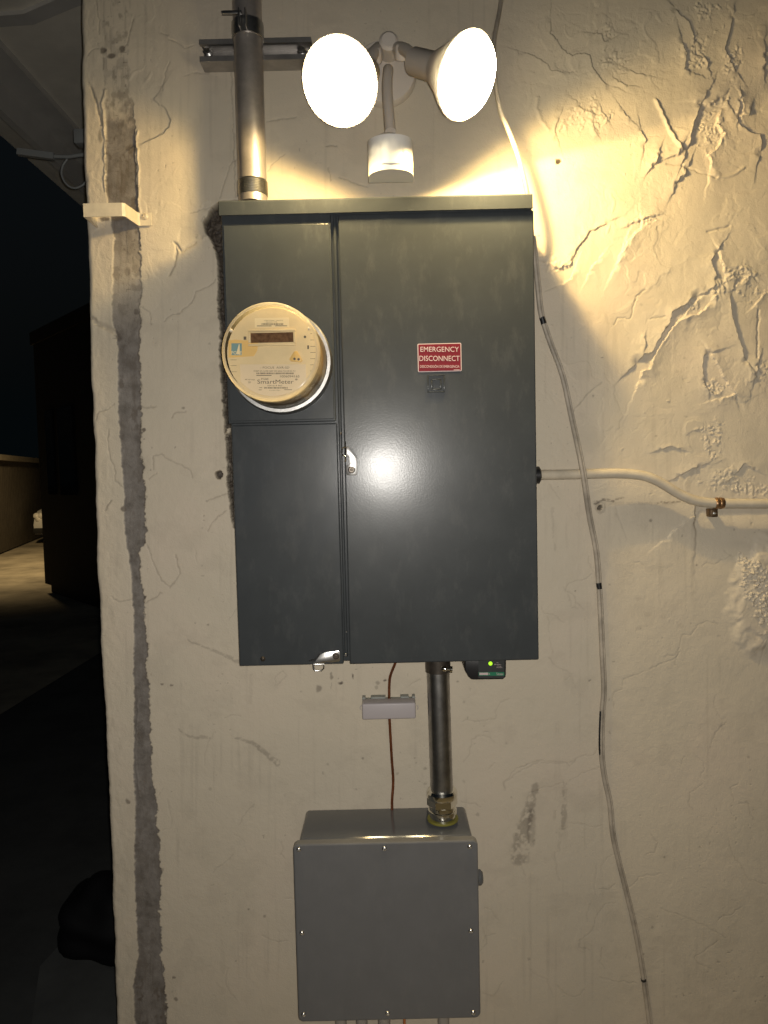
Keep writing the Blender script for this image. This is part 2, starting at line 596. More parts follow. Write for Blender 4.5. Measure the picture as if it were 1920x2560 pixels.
# skip-trowel laps: plateaus with sharp irregular edges, strong in the upper right, weak low down
ur = sstep(1230, 1420, PX) * sstep(1350, 1050, PY)
ul = sstep(620, 430, PX) * sstep(1000, 500, PY)
lapw = 0.14 + 0.42 * ur + 0.35 * ul
lap = fbm(PX / 115 + 1.2 * fbm(PX / 60, PY / 60, 2, 8), PY / 150 + 1.2 * fbm(PX / 60, PY / 60, 2, 9), 5, 41)
for th, amp in ((0.60, 0.0013), (0.50, 0.0007)):
    H += lapw * amp * sstep(th, th + 0.012, lap)
rid = 1 - np.abs(fbm(PX / 90, PY / 90, 4, 57) - .5) * 2
H -= lapw * 0.0006 * sstep(0.975, 0.995, rid)
bmp = vnoise(PX / 7, PY / 7, 61)
H += (0.3 + ur) * 0.0012 * sstep(0.93, 1.0, bmp) * sstep(0.5, 0.65, fbm(PX / 80, PY / 80, 3, 66))
pit = vnoise(PX / 6, PY / 6, 63)
pm = sstep(0.55, 0.68, fbm(PX / 120, PY / 120, 3, 64))
H -= 0.0012 * sstep(0.92, 1.0, pit) * pm
DIRT_SHADE += 0.5 * sstep(0.93, 1.0, pit) * pm

def near(pts, rad):
    q = np.array(pts, float)
    x0, y0 = q.min(0) - rad
    x1, y1 = q.max(0) + rad
    idx = np.nonzero((WX > x0) & (WX < x1) & (WY > y0) & (WY < y1))
    if not len(idx[0]):
        return idx, None, None
    x, y = WX[idx], WY[idx]
    best = np.full(x.shape, 1e9)
    side = np.zeros_like(x)
    for (ax, ay), (bx, by) in zip(q[:-1], q[1:]):
        vx, vy = bx - ax, by - ay
        l2 = vx * vx + vy * vy + 1e-9
        t = np.clip(((x - ax) * vx + (y - ay) * vy) / l2, 0, 1)
        d = np.hypot(x - ax - t * vx, y - ay - t * vy)
        s = np.sign(vx * (y - ay) - vy * (x - ax))
        m = d < best
        best = np.where(m, d, best)
        side = np.where(m, s, side)
    return idx, best, side

def groove(pts, w=1.8, depth=0.0022, dirt_shade=0.45):
    idx, d, s = near(pts, w * 4)
    if d is None: return
    g = np.exp(-(d / w) ** 2)
    H[idx] -= depth * g
    DIRT_SHADE[idx] += dirt_shade * g

def ridge(pts, w=4, hgt=0.003):
    idx, d, s = near(pts, w * 4)
    if d is None: return
    H[idx] += hgt * np.exp(-(d / w) ** 2)

def step(pts, hgt=0.004, fall=38, raised=1, dirt_shade=0.0):
    hgt *= 1.15
    """one-sided lap: the side `raised` of the line stands proud and runs out over `fall` pixels"""
    idx, d, s = near(pts, fall * 3)
    if d is None: return
    q = np.array(pts, float)
    fin = np.ones_like(d)
    for e in (q[0], q[-1]):
        fin *= sstep(0, fall * .7, np.hypot(WX[idx] - e[0], WY[idx] - e[1]) + 2)
    m = (s == raised)
    H[idx] += np.where(m, hgt * fin * np.exp(-d / fall), 0)
    if dirt_shade:
        DIRT_SHADE[idx] += dirt_shade * np.exp(-(d / 1.6) ** 2)

def rough(cx, cy, rx, ry, amp=0.003, scale=6.0):
    m = np.hypot((WX - cx) / rx, (WY - cy) / ry)
    idx = np.nonzero(m < 1.5)
    if not len(idx[0]): return
    n = fbm(PX[idx] / scale, PY[idx] / scale, 3, 77)
    k = sstep(0.50, 0.66, fbm(PX[idx] / 15, PY[idx] / 15, 3, 78) + .42 * (1 - m[idx]) - .06)
    n2 = fbm(PX[idx] / (scale * .6), PY[idx] / (scale * 1.3), 2, 79)
    H[idx] += (.75 if scale < 5 else .5) * amp * k * (sstep(0.42, 0.60, n) - 0.3 + .4 * (n2 - .5))

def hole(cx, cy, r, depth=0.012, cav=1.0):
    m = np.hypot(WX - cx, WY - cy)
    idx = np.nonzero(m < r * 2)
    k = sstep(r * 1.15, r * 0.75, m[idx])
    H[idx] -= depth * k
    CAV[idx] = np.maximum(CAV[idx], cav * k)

def smear(pts, w0, w1, amp=0.35, scale=9):
    idx, d, s = near(pts, max(w0, w1) * 2)
    if d is None: return
    q = np.array(pts, float)
    L = np.hypot(*(q[-1] - q[0])) + 1e-6
    t = np.clip(((WX[idx] - q[0][0]) * (q[-1][0] - q[0][0]) + (WY[idx] - q[0][1]) * (q[-1][1] - q[0][1])) / L ** 2, 0, 1)
    w = w0 + (w1 - w0) * t
    n = fbm(PX[idx] / scale, PY[idx] / scale, 3, 83)
    DIRT_SHADE[idx] += amp * sstep(w, w * .5, d) * sstep(0.25, 0.55, n)

def blob(cx, cy, rx, ry, amp=0.4):
    m = np.hypot((WX - cx) / rx, (WY - cy) / ry)
    idx = np.nonzero(m < 1.3)
    DIRT_SHADE[idx] += amp * sstep(1.15, 0.6, m[idx])

A = (1300, 0, 2.676); B = (1300, 560, 2.676); Cc = (1300, 1200, 2.676); D = (1200, 1900, 2.304)
E = (400, 1600, 3.6875); F = (200, 480, 2.571); Gc = (0, 1000, 3.456); Hh = (220, 0, 3.456); J = (0, 0, 3.456)
K = (480, 0, 3.456); Mm = (840, 1600, 3.456); Lc = (560, 1560, 4.879); A2 = (1300, 240, 5.184); A3 = (1600, 240, 5.184); B2 = (1600, 560, 5.028)

# laps with the shaded lip facing away from the lamps (raised on the lamp side)
for crop, pts, hgt, fall in [
    (A, [(205, 120), (205, 220), (270, 310), (340, 375), (400, 355), (470, 370), (480, 450), (520, 500), (560, 560), (600, 575)], .0026, 30),
    (A, [(10, 345), (90, 370), (180, 430), (215, 475), (310, 480)], .0022, 26),
    (A, [(480, 220), (540, 230), (560, 285), (605, 265)], .002, 20),
    (A, [(1030, 60), (1060, 100), (1130, 150), (1150, 220), (1165, 300)], .003, 26),
    (A, [(1080, 270), (1110, 370), (1100, 470), (1140, 485)], .0045, 24),
    (A, [(1200, 380), (1245, 400), (1265, 460)], .003, 16),
    (A, [(1420, 110), (1400, 220), (1370, 330), (1400, 400), (1450, 480)], .003, 24),
    (A, [(720, 460), (780, 490), (850, 505)], .002, 20),
    (A, [(660, 540), (690, 565), (720, 570)], .003, 14),
    (A, [(1640, 370), (1640, 460)], .005, 20),
    (A3, [(800, 100), (760, 180), (720, 290), (690, 420), (650, 560), (600, 700)], .0062, 34),
    (A3, [(1040, 20), (970, 80), (880, 120), (800, 110)], .004, 22),
    (A3, [(1290, 60), (1280, 170), (1270, 260)], .005, 16),
    (A3, [(1430, 170), (1400, 250), (1330, 270)], .004, 14),
    (A3, [(1240, 280), (1310, 390), (1400, 460), (1500, 495), (1560, 490), (1590, 600), (1560, 740)], .0036, 30),
    (A3, [(10, 420), (20, 480), (80, 570), (60, 650)], .003, 22),
    (A3, [(235, 770), (210, 840), (165, 905)], .0062, 16),
    (A3, [(520, 690), (470, 780), (310, 835)], .0036, 18),
    (A3, [(610, 940), (580, 1020), (500, 1080), (470, 1150)], .0052, 22),
    (A2, [(770, 110), (830, 170), (890, 215), (990, 240)], .0026, 22),
    (A2, [(1080, 200), (1110, 270)], .0032, 12),
    (A2, [(950, 340), (945, 390), (980, 450)], .0036, 12),
    (A2, [(1320, 170), (1370, 240), (1430, 300)], .0026, 18),
    (A2, [(480, 540), (450, 450), (480, 340), (510, 270)], .0028, 20),
    (B2, [(720, 910), (600, 970), (540, 1030), (400, 1090), (390, 1180), (360, 1260), (260, 1400), (150, 1620), (60, 1640), (-40, 1740)], .0062, 34),
    (B2, [(960, 360), (900, 450), (890, 520), (940, 620), (960, 710)], .0048, 22),
    (B2, [(1020, 740), (1040, 820)], .003, 12),
    (B2, [(1150, 870), (1120, 960), (1150, 1120), (1190, 1260), (1240, 1450), (1290, 1560), (1300, 1650), (1340, 1720)], .0045, 30),
    (B2, [(870, 1620), (800, 1640), (790, 1780), (790, 1880), (820, 1990)], .0042, 26),
    (B2, [(830, 2030), (860, 2090), (930, 2120)], .003, 14),
    (B2, [(1480, 1780), (1450, 1900)], .0046, 18),
    (B2, [(930, 820), (935, 890)], .004, 12),
    (B, [(350, 240), (330, 280), (260, 295), (200, 280)], .004, 18),
    (B, [(835, 770), (830, 830)], .003, 10), (B, [(940, 1510), (1010, 1490), (1075, 1510)], .003, 14),
    (B, [(1060, 1690), (1150, 1640), (1200, 1620)], .003, 18), (B, [(1430, 1680), (1500, 1600), (1570, 1640)], .003, 16),
    (A, [(360, 1700), (400, 1640), (470, 1550), (590, 1490)], .0026, 24),
    (A, [(730, 1505), (800, 1475), (900, 1445)], .003, 14),
    (J, [(1370, 810), (1330, 870), (1440, 960), (1475, 1040), (1470, 1100), (1390, 1170), (1290, 1215), (1190, 1250)], .0024, 30),
]:
    q = T(*crop, pts)
    # raise the side that looks at the lamps (about photo pixel 1130, 350)
    mid = q[len(q) // 2]
    i = max(1, len(q) // 2)
    vx, vy = q[i][0] - q[i - 1][0], q[i][1] - q[i - 1][1]
    lx, ly = 1130 - mid[0], 350 - mid[1]
    sgn = 1 if vx * ly - vy * lx > 0 else -1
    step(q, hgt, fall, sgn, 0.12)  # faint dark line along the lip, shade put into the colour

# laps whose lit lip faces the lamps (raised on the far side)
for crop, pts, hgt, fall in [
    (A3, [(1060, 160), (1010, 260), (970, 390), (1030, 430), (1090, 510), (1040, 560), (1020, 640), (930, 730), (870, 760), (910, 860), (890, 1000)], .0046, 26),
    (A3, [(1290, 30), (1330, 140), (1310, 250)], .004, 14),
    (A, [(800, 1490), (800, 1540), (720, 1610), (680, 1700)], .0034, 26),
    (B, [(700, 120), (670, 200), (630, 290)], .0036, 26),
    (B, [(360, 310), (340, 370), (240, 420)], .0034, 20),
    (B, [(520, 240), (480, 290), (465, 320)], .003, 20),
    (B2, [(870, 980), (800, 1080), (720, 1140), (600, 1160), (480, 1230), (410, 1290), (300, 1450), (200, 1610), (140, 1760), (110, 1830), (20, 1850), (-20, 1960)], .0058, 30),
    (B2, [(745, 940), (650, 1010), (610, 1080), (560, 1140)], .003, 12),
    (B2, [(980, 350), (1020, 450), (1050, 560), (1060, 640)], .004, 18),
    (B2, [(880, 1630), (950, 1740), (1000, 1830), (1050, 1930), (1090, 1990), (1190, 2140), (980, 2200)], .0034, 20),
    (B2, [(1230, 560), (1290, 570), (1390, 640), (1250, 740)], .0036, 16),
    (B2, [(1600, 840), (1530, 890), (1500, 960), (1440, 1020)], .0032, 14),
    (Cc, [(980, 385), (1080, 300), (1170, 240), (1230, 190)], .003, 24),
]:
    q = T(*crop, pts)
    mid = q[len(q) // 2]
    i = max(1, len(q) // 2)
    vx, vy = q[i][0] - q[i - 1][0], q[i][1] - q[i - 1][1]
    lx, ly = 1130 - mid[0], 350 - mid[1]
    sgn = -1 if vx * ly - vy * lx > 0 else 1
    step(q, hgt, fall, sgn)

ridge(T(*A3, [(200, 60), (300, 260), (400, 480), (520, 690)]), 4.2, 0.0042)
ridge(T(*A2, [(230, 30), (215, 170), (270, 300), (360, 430)]), 4.5, 0.0022)
groove(T(*B2, [(1490, 1080), (1480, 1400), (1470, 1670)]), 2.4, .0024, .1)
groove(T(*A3, [(340, 885), (520, 915), (640, 945), (870, 1020), (1000, 1070)]), 1.8, .002, .15)
ridge(T(*A3, [(1000, 1070), (1200, 1030), (1350, 930)]), 3.0, .0016)
groove(T(*B2, [(840, 100), (960, 70), (1120, 30)]), 2.4, .002, .15)
for c in [(A, 620, 420, 100, 90), (A, 1180, 350, 90, 120), (A, 600, 200, 80, 60), (A3, 900, 400, 150, 320), (A3, 830, 120, 120, 60), (A3, 1100, 60, 120, 60),
          (A2, 900, 250, 260, 220), (A2, 560, 380, 120, 160), (B2, 1250, 640, 220, 110), (B2, 1430, 870, 220, 110), (B2, 950, 2050, 130, 110),
          (B2, 640, 1040, 140, 60), (B2, 1540, 1850, 120, 120), (B, 1290, 1440, 90, 130), (B, 1370, 1700, 190, 70), (B, 1580, 1780, 160, 60),
          (B, 230, 260, 120, 60), (A, 830, 1490, 90, 50), (A, 1420, 420, 60, 120), (A, 1240, 60, 90, 60)]:
    rough(c[0][0] + c[1] / c[0][2], c[0][1] + c[2] / c[0][2], c[3] / c[0][2], c[4] / c[0][2], .0036, 5.5)
# coarse popcorn patch at the right edge, below the cable
for c in [(1490, 560, 90, 60), (1550, 640, 110, 90), (1600, 760, 110, 130), (1640, 900, 90, 120)]:
    rough(1300 + c[0] / 2.676, 1200 + c[1] / 2.676, c[2] / 2.676, c[3] / 2.676, .0042, 4.5)
# the wall below the cable steps back there
qx = 1738 + (fbm(PY / 25, PY * 0, 2, 90) - .5) * 16
dep = sstep(qx - 4, qx + 4, PX) * sstep(1256, 1263, PY) * np.exp(-np.clip(PY - 1262, 0, None) / 60)
H -= 0.013 * dep
bump_m = np.hypot((PX - 1925) / 115, (PY - 1500) / 165) + (fbm(PX / 40, PY / 40, 3, 92) - .5) * .5
H += 0.009 * sstep(1.0, 0.6, bump_m)

# hairline cracks over the whole wall
for crop, pts in [
    (B, [(630, 670), (650, 630), (740, 630), (780, 480), (840, 440)]), (B, [(360, 1250), (480, 1110), (550, 1060)]),
    (B, [(870, 635), (910, 630), (970, 615)]), (Cc, [(200, 30), (265, 130)]), (Cc, [(640, 190), (680, 300), (715, 400)]),
    (Cc, [(300, 740), (330, 690), (450, 655), (485, 630)]), (Cc, [(320, 760), (350, 850), (390, 860)]),
    (Cc, [(1045, 1195), (1085, 1040), (1140, 1040), (1190, 970), (1260, 940), (1320, 965)]),
    (Cc, [(1040, 1190), (900, 1250), (690, 1335), (680, 1400), (630, 1420), (620, 1470), (635, 1525)]),
    (Cc, [(200, 1190), (230, 1240), (290, 1270), (350, 1300)]), (Cc, [(0, 1920), (120, 1880), (310, 1890), (330, 1915), (400, 1850), (490, 1845), (520, 1800)]),
    (Cc, [(1270, 1785), (1300, 1700), (1380, 1625)]), (Cc, [(1080, 1900), (1100, 1850)]), (Cc, [(1440, 930), (1500, 830)]), (Cc, [(1560, 1150), (1650, 1040), (1600, 1240)]),
    (D, [(140, 180), (145, 125), (250, 55), (340, 10)]), (D, [(350, 20), (500, 20), (550, 0)]), (D, [(520, 120), (600, 70), (690, 40)]),
    (D, [(1280, 140), (1210, 190), (1205, 250), (1230, 295)]), (D, [(1430, 450), (1450, 530), (1510, 620), (1550, 690), (1650, 715)]),
    (D, [(780, 820), (720, 830), (670, 890), (650, 980), (570, 1040), (570, 1080), (640, 1095)]), (D, [(1040, 850), (1200, 910), (1300, 960), (1420, 1020)]),
    (D, [(1235, 1135), (1370, 1040)]), (D, [(1235, 1135), (1260, 1170), (1330, 1200)]), (D, [(990, 430), (1025, 480), (1010, 530), (950, 550)]),
    (D, [(700, 1080), (690, 1160), (720, 1200)]), (D, [(690, 1250), (800, 1275), (900, 1280)]), (D, [(440, 1290), (500, 1350), (550, 1370), (600, 1320)]),
    (D, [(430, 530), (440, 620), (455, 690)]), (D, [(20, 1050), (30, 1010), (90, 1000)]), (D, [(240, 620), (270, 670)]), (D, [(20, 1340), (80, 1360), (130, 1270)]),
    (E, [(720, 1700), (760, 1640), (860, 1520)]), (E, [(680, 1790), (780, 1850)]), (E, [(480, 2150), (500, 2110), (600, 2050), (680, 1980)]),
    (E, [(1060, 420), (1065, 340), (1130, 290), (1160, 320), (1110, 400), (1080, 420)]),
    (F, [(870, 560), (840, 600), (750, 630), (720, 700), (650, 770), (590, 780), (540, 830)]), (F, [(400, 740), (440, 770), (455, 850)]),
    (F, [(100, 1470), (120, 1410), (180, 1400), (220, 1360)]), (F, [(400, 1390), (490, 1380)]), (F, [(590, 1450), (620, 1420), (680, 1410)]),
    (F, [(180, 1520), (180, 1620), (190, 1690), (220, 1790), (230, 1860), (290, 1910)]), (F, [(440, 1845), (490, 1810)]),
    (F, [(470, 1780), (470, 1700), (520, 1680), (560, 1715), (660, 1760), (715, 1800), (725, 1840)]), (F, [(160, 2050), (200, 1990)]),
    (F, [(820, 2180), (860, 2110), (940, 2050)]), (F, [(820, 1980), (940, 1940)]), (F, [(840, 100), (780, 110), (710, 140)]),
    (Gc, [(1270, 1260), (1310, 1370), (1360, 1500), (1400, 1570), (1460, 1620), (1520, 1560), (1550, 1500), (1510, 1340)]),
    (Gc, [(1250, 1755), (1400, 1665)]), (Gc, [(960, 1700), (1020, 1740), (1130, 1730)]), (Gc, [(900, 950), (970, 870)]),
    (Hh, [(390, 160), (370, 260), (340, 380), (320, 420)]), (Hh, [(0, 480), (40, 430), (85, 425)]), (Hh, [(620, 280), (690, 300)]),
    (Hh, [(700, 345), (760, 360), (830, 415), (920, 390)]), (Hh, [(840, 650), (900, 635), (1050, 625)]), (Hh, [(65, 0), (90, 150), (100, 300)]),
    (Hh, [(0, 720), (60, 850), (100, 1000), (100, 1090)]), (Hh, [(700, 540), (680, 600), (660, 700), (650, 790)]), (Hh, [(1240, 560), (1245, 800), (1262, 1350), (1272, 1700)]),
    (K, [(640, 1050), (750, 1030), (900, 1015)]), (K, [(1160, 1270), (1250, 1260)]), (K, [(390, 1370), (330, 1420), (280, 1590), (240, 1700)]),
    (K, [(1180, 1450), (1200, 1560)]), (K, [(1270, 1530), (1400, 1580), (1520, 1620)]), (K, [(650, 1480), (700, 1420), (800, 1330)]),
    (Mm, [(640, 390), (730, 340)]), (Mm, [(1090, 700), (1130, 680), (1210, 705), (1300, 690), (1380, 680), (1385, 600), (1420, 540), (1500, 510)]),
    (Mm, [(1100, 1060), (1150, 980), (1180, 860), (1240, 830), (1320, 840), (1370, 890)]), (Mm, [(1470, 1310), (1450, 1230), (1560, 1110), (1650, 1080)]),
    (Mm, [(1080, 1400), (1200, 1410), (1240, 1440)]),
]:
    low = crop in (Cc, D, E, Mm)
    groove(T(*crop, pts), 1.4 if low else 1.5, .0005 if low else .0012, .17 if low else .34)
groove(T(*F, [(570, 530), (600, 470), (620, 400), (610, 330), (650, 380), (700, 350), (740, 325)]), 3.0, .0036, .2)
groove(T(*F, [(70, 810), (120, 850), (200, 880), (245, 935)]), 5.0, .0050, .2)
groove(T(*J, [(780, 760), (840, 900), (870, 1080)]), 3.0, .003, .1)
groove([(1231, 87), (1245, 40), (1259, -5)], 1.5, .0014, .3)
# many faint short cracks, specks and rain streaks
rr0 = random.Random(23)
for k in range(46):
    x, y = rr0.uniform(380, 1900), rr0.uniform(1350, 2540)
    if 590 < x < 1350 and y < 1690:
        continue
    a = rr0.uniform(0, 6.28)
    pts = [(x, y)]
    for j in range(rr0.randint(2, 5)):
        a += rr0.uniform(-.9, .9)
        x, y = x + math.cos(a) * rr0.uniform(10, 26), y + math.sin(a) * rr0.uniform(10, 26)
        pts.append((x, y))
    groove(pts, 1.3, .0006, rr0.uniform(.08, .2))
for k in range(90):
    x, y = rr0.uniform(360, 1910), rr0.uniform(560, 2550)
    r = rr0.uniform(2.0, 4.0)
    m = np.hypot(WX - x, WY - y)
    ii_ = np.nonzero(m < r * 1.6)
    DIRT_SHADE[ii_] += rr0.uniform(.15, .55) * sstep(r * 1.3, r * .6, m[ii_])
streak = sstep(.58, .80, fbm(PX / 9, PY / 260, 4, 151)) * sstep(.40, .62, fbm(PX / 120, PY / 160, 3, 153))
DIRT_SHADE += .10 * streak
grime = sstep(.52, .74, fbm(PX / 70, PY / 60, 5, 155, .62))
DIRT_SHADE += .075 * grime
# smudges, drips, patches
smear(T(*E, [(250, 5), (560, 120), (720, 200)]), 2, 7, .30)
smear(T(*E, [(170, 820), (280, 890), (460, 895)]), 2.5, 6, .30)
smear(T(*E, [(700, 900), (860, 950), (950, 1020), (1080, 1130)]), 4, 10, .36)
smear(T(*E, [(840, 330), (830, 600)]), 5, 7, .10)
smear(T(*D, [(320, 150), (285, 280), (240, 420), (225, 560)]), 12, 30, .42)
smear(T(*D, [(300, 300), (290, 480)]), 12, 14, .3)
smear(T(*D, [(492, 140), (480, 390)]), 8, 8, .30)
smear(T(*D, [(470, 390), (450, 520)]), 7, 5, .12)
smear(T(*D, [(430, 300), (425, 340)]), 5, 5, .15)
smear(T(*Cc, [(215, 180), (222, 320), (235, 470)]), 4, 5, .14)
smear(T(*B, [(500, 1865), (560, 1842), (625, 1855)]), 5, 4, .7, 4)
smear(T(*B, [(640, 1842), (690, 1835)]), 3, 3, .5, 4)
smear(T(*B, [(930, 1862), (1080, 1864)]), 3, 3, .45, 4)
smear(T(*B, [(470, 1870), (1090, 1870)]), 5, 5, .14, 10)
smear(T(*B, [(1170, 1640), (1130, 1700), (1130, 1800)]), 8, 4, .14)
for x, y in ((790, 790), (955, 910), (855, 900), (1075, 975), (795, 990)):
    blob(1300 + x / 2.676, 1200 + y / 2.676, 9, 8, .12)
hole(1500, 1270, 7, .012, .9)
idx = np.nonzero((np.abs(np.hypot(WX - 1501, WY - 1269) - 12) < 3))
DIRT_SHADE[idx] += .25
hole(1397, 402, 6.5, .004, 1.0)
hole(548, 1188, 9.5, .02, 1.0)
for x, y, a, b, k in ((1150, 790, 36, 42, .55), (1310, 630, 18, 48, .55), (1425, 712, 22, 18, .75), (1385, 668, 9, 11, .6), (1570, 630, 14, 46, .6), (945, 830, 24, 10, .25),
                      (1605, 540, 9, 7, .5), (1315, 740, 5, 50, .35), (460, 580, 7, 9, .3)):
    blob(560 + x / 4.879, 1560 + y / 4.879, a / 4.879, b / 4.879, k)
for x, y, r, k in ((420, 345, 14, .8), (355, 370, 22, .4), (350, 410, 18, .35), (145, 305, 12, .5), (30, 368, 14, .5), (320, 235, 5, .7), (215, 230, 5, .6), (770, 1110, 16, .35), (775, 1240, 14, .3),
                   (175, 1290, 10, .3), (560, 1365, 8, .3), (690, 1055, 8, .3), (550, 970, 6, .3), (1225, 1510, 16, .3), (1100, 1220, 14, .2)):
    blob(840 + x / 3.456, 1600 + y / 3.456, r / 3.456, r / 3.456, k)
for x, y, r, k in ((1280, 1460, 5, .5), (1250, 1700, 13, .9), (1065, 945, 24, .8), (1520, 405, 8, .5), (1240, 260, 16, .9), (1310, 410, 8, .4), (1250, 330, 8, .6), (1100, 1835, 6, .3)):
    blob(x / 3.456, 1000 + y / 3.456, r / 3.456 * .9, r / 3.456 * 1.1, k)
for x, y, r in ((435, 1640 + 1935 / 2.404, 4), (155, 0, 0), (440, 2500, 6), (320, 1640 + 870 / 2.404, 6), (428, 1714, 4), (405, 1710, 3)):
    if r:
        blob(x, y, r, r, .6)
for x, y, r, k in ((440, 950, 60, .35), (1100, 900, 40, .3)):
    pass

# bare cement strip where a downpipe used to run
sy = [-60, 100, 145, 290, 480, 597, 791, 869, 1000, 1100, 1180, 1231, 1304, 1347, 1390, 1434, 1492, 1550, 1607, 1661, 1765, 1910, 2014, 2181, 2305, 2389, 2472, 2555, 2650]
sl = [258, 256, 258, 264, 265, 284, 278, 295, 294, 300, 305, 310, 309, 314, 321, 328, 331, 335, 335, 333, 336, 334, 338, 336, 341, 345, 332, 338, 338]
sr = [330, 330, 322, 334, 345, 350, 350, 348, 355, 352, 357, 360, 362, 366, 349, 352, 358, 360, 370, 365, 372, 380, 391, 399, 403, 403, 413, 416, 418]
jag = (fbm(PX / 9, PY / 9, 3, 101) - .5)
le = np.interp(PY, sy, sl) + jag * 7
re = np.interp(PY, sy, sr) + (fbm(PX / 40, PY / 26, 4, 103, .6) - .5) * 17 + (fbm(PX / 6, PY / 6, 2, 104) - .5) * 8
strip = sstep(le - 2, le + 2, PX) * sstep(re + 1.5, re - 1.5, PX)
up = sstep(235, 330, PY + (fbm(PX / 20, PY / 20, 3, 105) - .5) * 90)
patchy = sstep(0.50, 0.62, fbm(PX / 13, PY / 26, 4, 107))
nearbr = 1 - 0.45 * np.exp(-((PY - 700) / 90) ** 2)
CEM = strip * np.maximum(up * nearbr, 0.30 * patchy * sstep(60, 140, PY))
H -= 0.0022 * strip * up
blot = sstep(0.58, 0.72, fbm(PX / 16, PY / 22, 4, 109))
blot = np.maximum(blot, .6 * sstep(.56, .70, fbm(PX / 6, PY / 60, 3, 113)))
DIRT_SHADE += strip * blot * (0.38 + .45 * np.exp(-((PY - 440) / 110) ** 2) + .40 * np.exp(-((PY - 1000) / 70) ** 2) + .5 * np.exp(-((PY - 2520) / 80) ** 2))
spk = sstep(.80, .95, vnoise(PX / 5, PY / 5, 115)) * sstep(.48, .62, fbm(PX / 30, PY / 60, 3, 117))
DIRT_SHADE += .55 * strip * spk
DIRT_SHADE += .55 * np.exp(-((PX - re) / 3.5) ** 2) * sstep(0.52, 0.66, fbm(PX / 7, PY / 10, 3, 111)) * sstep(300, 500, PY) * sstep(2100, 1500, PY)
for x, y, rx, ry, k in ((258, 127, 9, 9, .8), (280, 142, 11, 7, .8), (307, 124, 9, 10, .8), (330, 370, 12, 14, .7), (308, 460, 10, 36, .6), (318, 800 - 120, 10, 12, .5),
                        (340, 779, 7, 8, .7), (296, 545, 18, 8, .9), (262, 548, 14, 5, .85), (250, 340, 5, 18, .5)):
    blob(x, y, rx, ry, k)
ridge([(345, 1910 - 160), (338, 1960 - 60), (350, 2010 - 20)], 2.0, .0012)
# thin raised seams of old paint along the strip
ridge([(262, 225), (257, 260), (259, 310), (264, 340), (262, 390), (264, 480)], 2.6, .0026)
ridge([(346, 330), (342, 350), (346, 420), (348, 520), (352, 560)], 2.6, .0024)

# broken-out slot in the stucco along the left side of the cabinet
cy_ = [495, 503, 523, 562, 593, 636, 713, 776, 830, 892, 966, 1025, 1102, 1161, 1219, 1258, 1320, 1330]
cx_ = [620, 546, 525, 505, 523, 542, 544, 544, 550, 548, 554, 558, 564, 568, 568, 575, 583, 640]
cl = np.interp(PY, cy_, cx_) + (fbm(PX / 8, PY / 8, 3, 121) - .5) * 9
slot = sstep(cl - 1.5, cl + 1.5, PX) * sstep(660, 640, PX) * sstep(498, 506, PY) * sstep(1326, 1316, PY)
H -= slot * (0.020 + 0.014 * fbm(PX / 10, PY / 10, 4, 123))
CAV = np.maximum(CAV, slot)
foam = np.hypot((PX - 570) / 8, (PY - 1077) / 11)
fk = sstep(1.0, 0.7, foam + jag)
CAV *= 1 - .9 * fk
H += fk * .02 * slot
# rubble on the upper lip of the slot
rough(525, 560, 26, 60, .006, 6)

# rounded outer corner
dC = np.clip(XW - (XE + (fbm(Zg * 22, Zg * 0 + .5, 3, 5) - .5) * 0.006), 0, None)
rr_ = 0.010
H -= np.where(dC < rr_, rr_ - np.sqrt(np.clip(rr_ ** 2 - (rr_ - dC) ** 2, 0, None)), 0)
H += 0.0018 * (fbm(PX / 12, PY / 20, 3, 131) - .5) * sstep(70, 20, PX - np.interp(PY, [0, 2560], [200, 290]))

Yg = -H
# side faces going back from both ends of the wall
ret = np.array([3.2, 1.6, 0.8, 0.4, 0.2, 0.1, 0.05, 0.025])
XE0 = XW[:, :1]
def addcols(base, cols_left, cols_right):
    return np.concatenate([cols_left, base, cols_right], axis=1)
nl = len(ret)
wob = (fbm(np.repeat(Zg[:, :1], nl, 1) * 9, np.repeat(ret[None], nz, 0) * 9, 3, 140) - .5) * .004
VX = addcols(XW, np.repeat(XE0, nl, 1) + wob, np.full((nz, 2), 2.4))
VY = addcols(Yg, np.repeat(ret[None, :], nz, 0), np.repeat(np.array([[0.4, 3.2]]), nz, 0))
VZ = addcols(Zg, np.repeat(Zg[:, :1], nl, 1), np.repeat(Zg[:, :1], 2, 1))
ext = lambda a: addcols(a, np.repeat(a[:, :1], nl, 1), np.repeat(a[:, -1:], 2, 1))
AT = np.stack([np.clip(ext(CEM), 0, 1), np.clip(ext(DIRT_SHADE), 0, .92), np.clip(ext(CAV), 0, 1), np.ones_like(VX)], -1)
nxx = VX.shape[1]
co = np.stack([VX, VY, VZ], -1).reshape(-1, 3).astype(np.float32)
ii = np.arange(nz * nxx).reshape(nz, nxx)
quads = np.stack([ii[:-1, :-1], ii[:-1, 1:], ii[1:, 1:], ii[1:, :-1]], -1).reshape(-1, 4)
me = bpy.data.meshes.new("stucco_wall")
me.vertices.add(len(co))
me.vertices.foreach_set("co", co.ravel())
me.loops.add(quads.size)
me.loops.foreach_set("vertex_index", quads.ravel().astype(np.int32))
me.polygons.add(len(quads))
me.polygons.foreach_set("loop_start", np.arange(0, quads.size, 4, dtype=np.int32))
me.update(calc_edges=True)
ca = me.color_attributes.new("surface", 'FLOAT_COLOR', 'POINT')
ca.data.foreach_set("color", AT.reshape(-1).astype(np.float32))
me.polygons.foreach_set("use_smooth", np.ones(len(quads), bool))
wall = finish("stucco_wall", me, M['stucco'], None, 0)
tag(wall, "cracked cream stucco house wall with a bare grey cement strip near its corner", "wall")

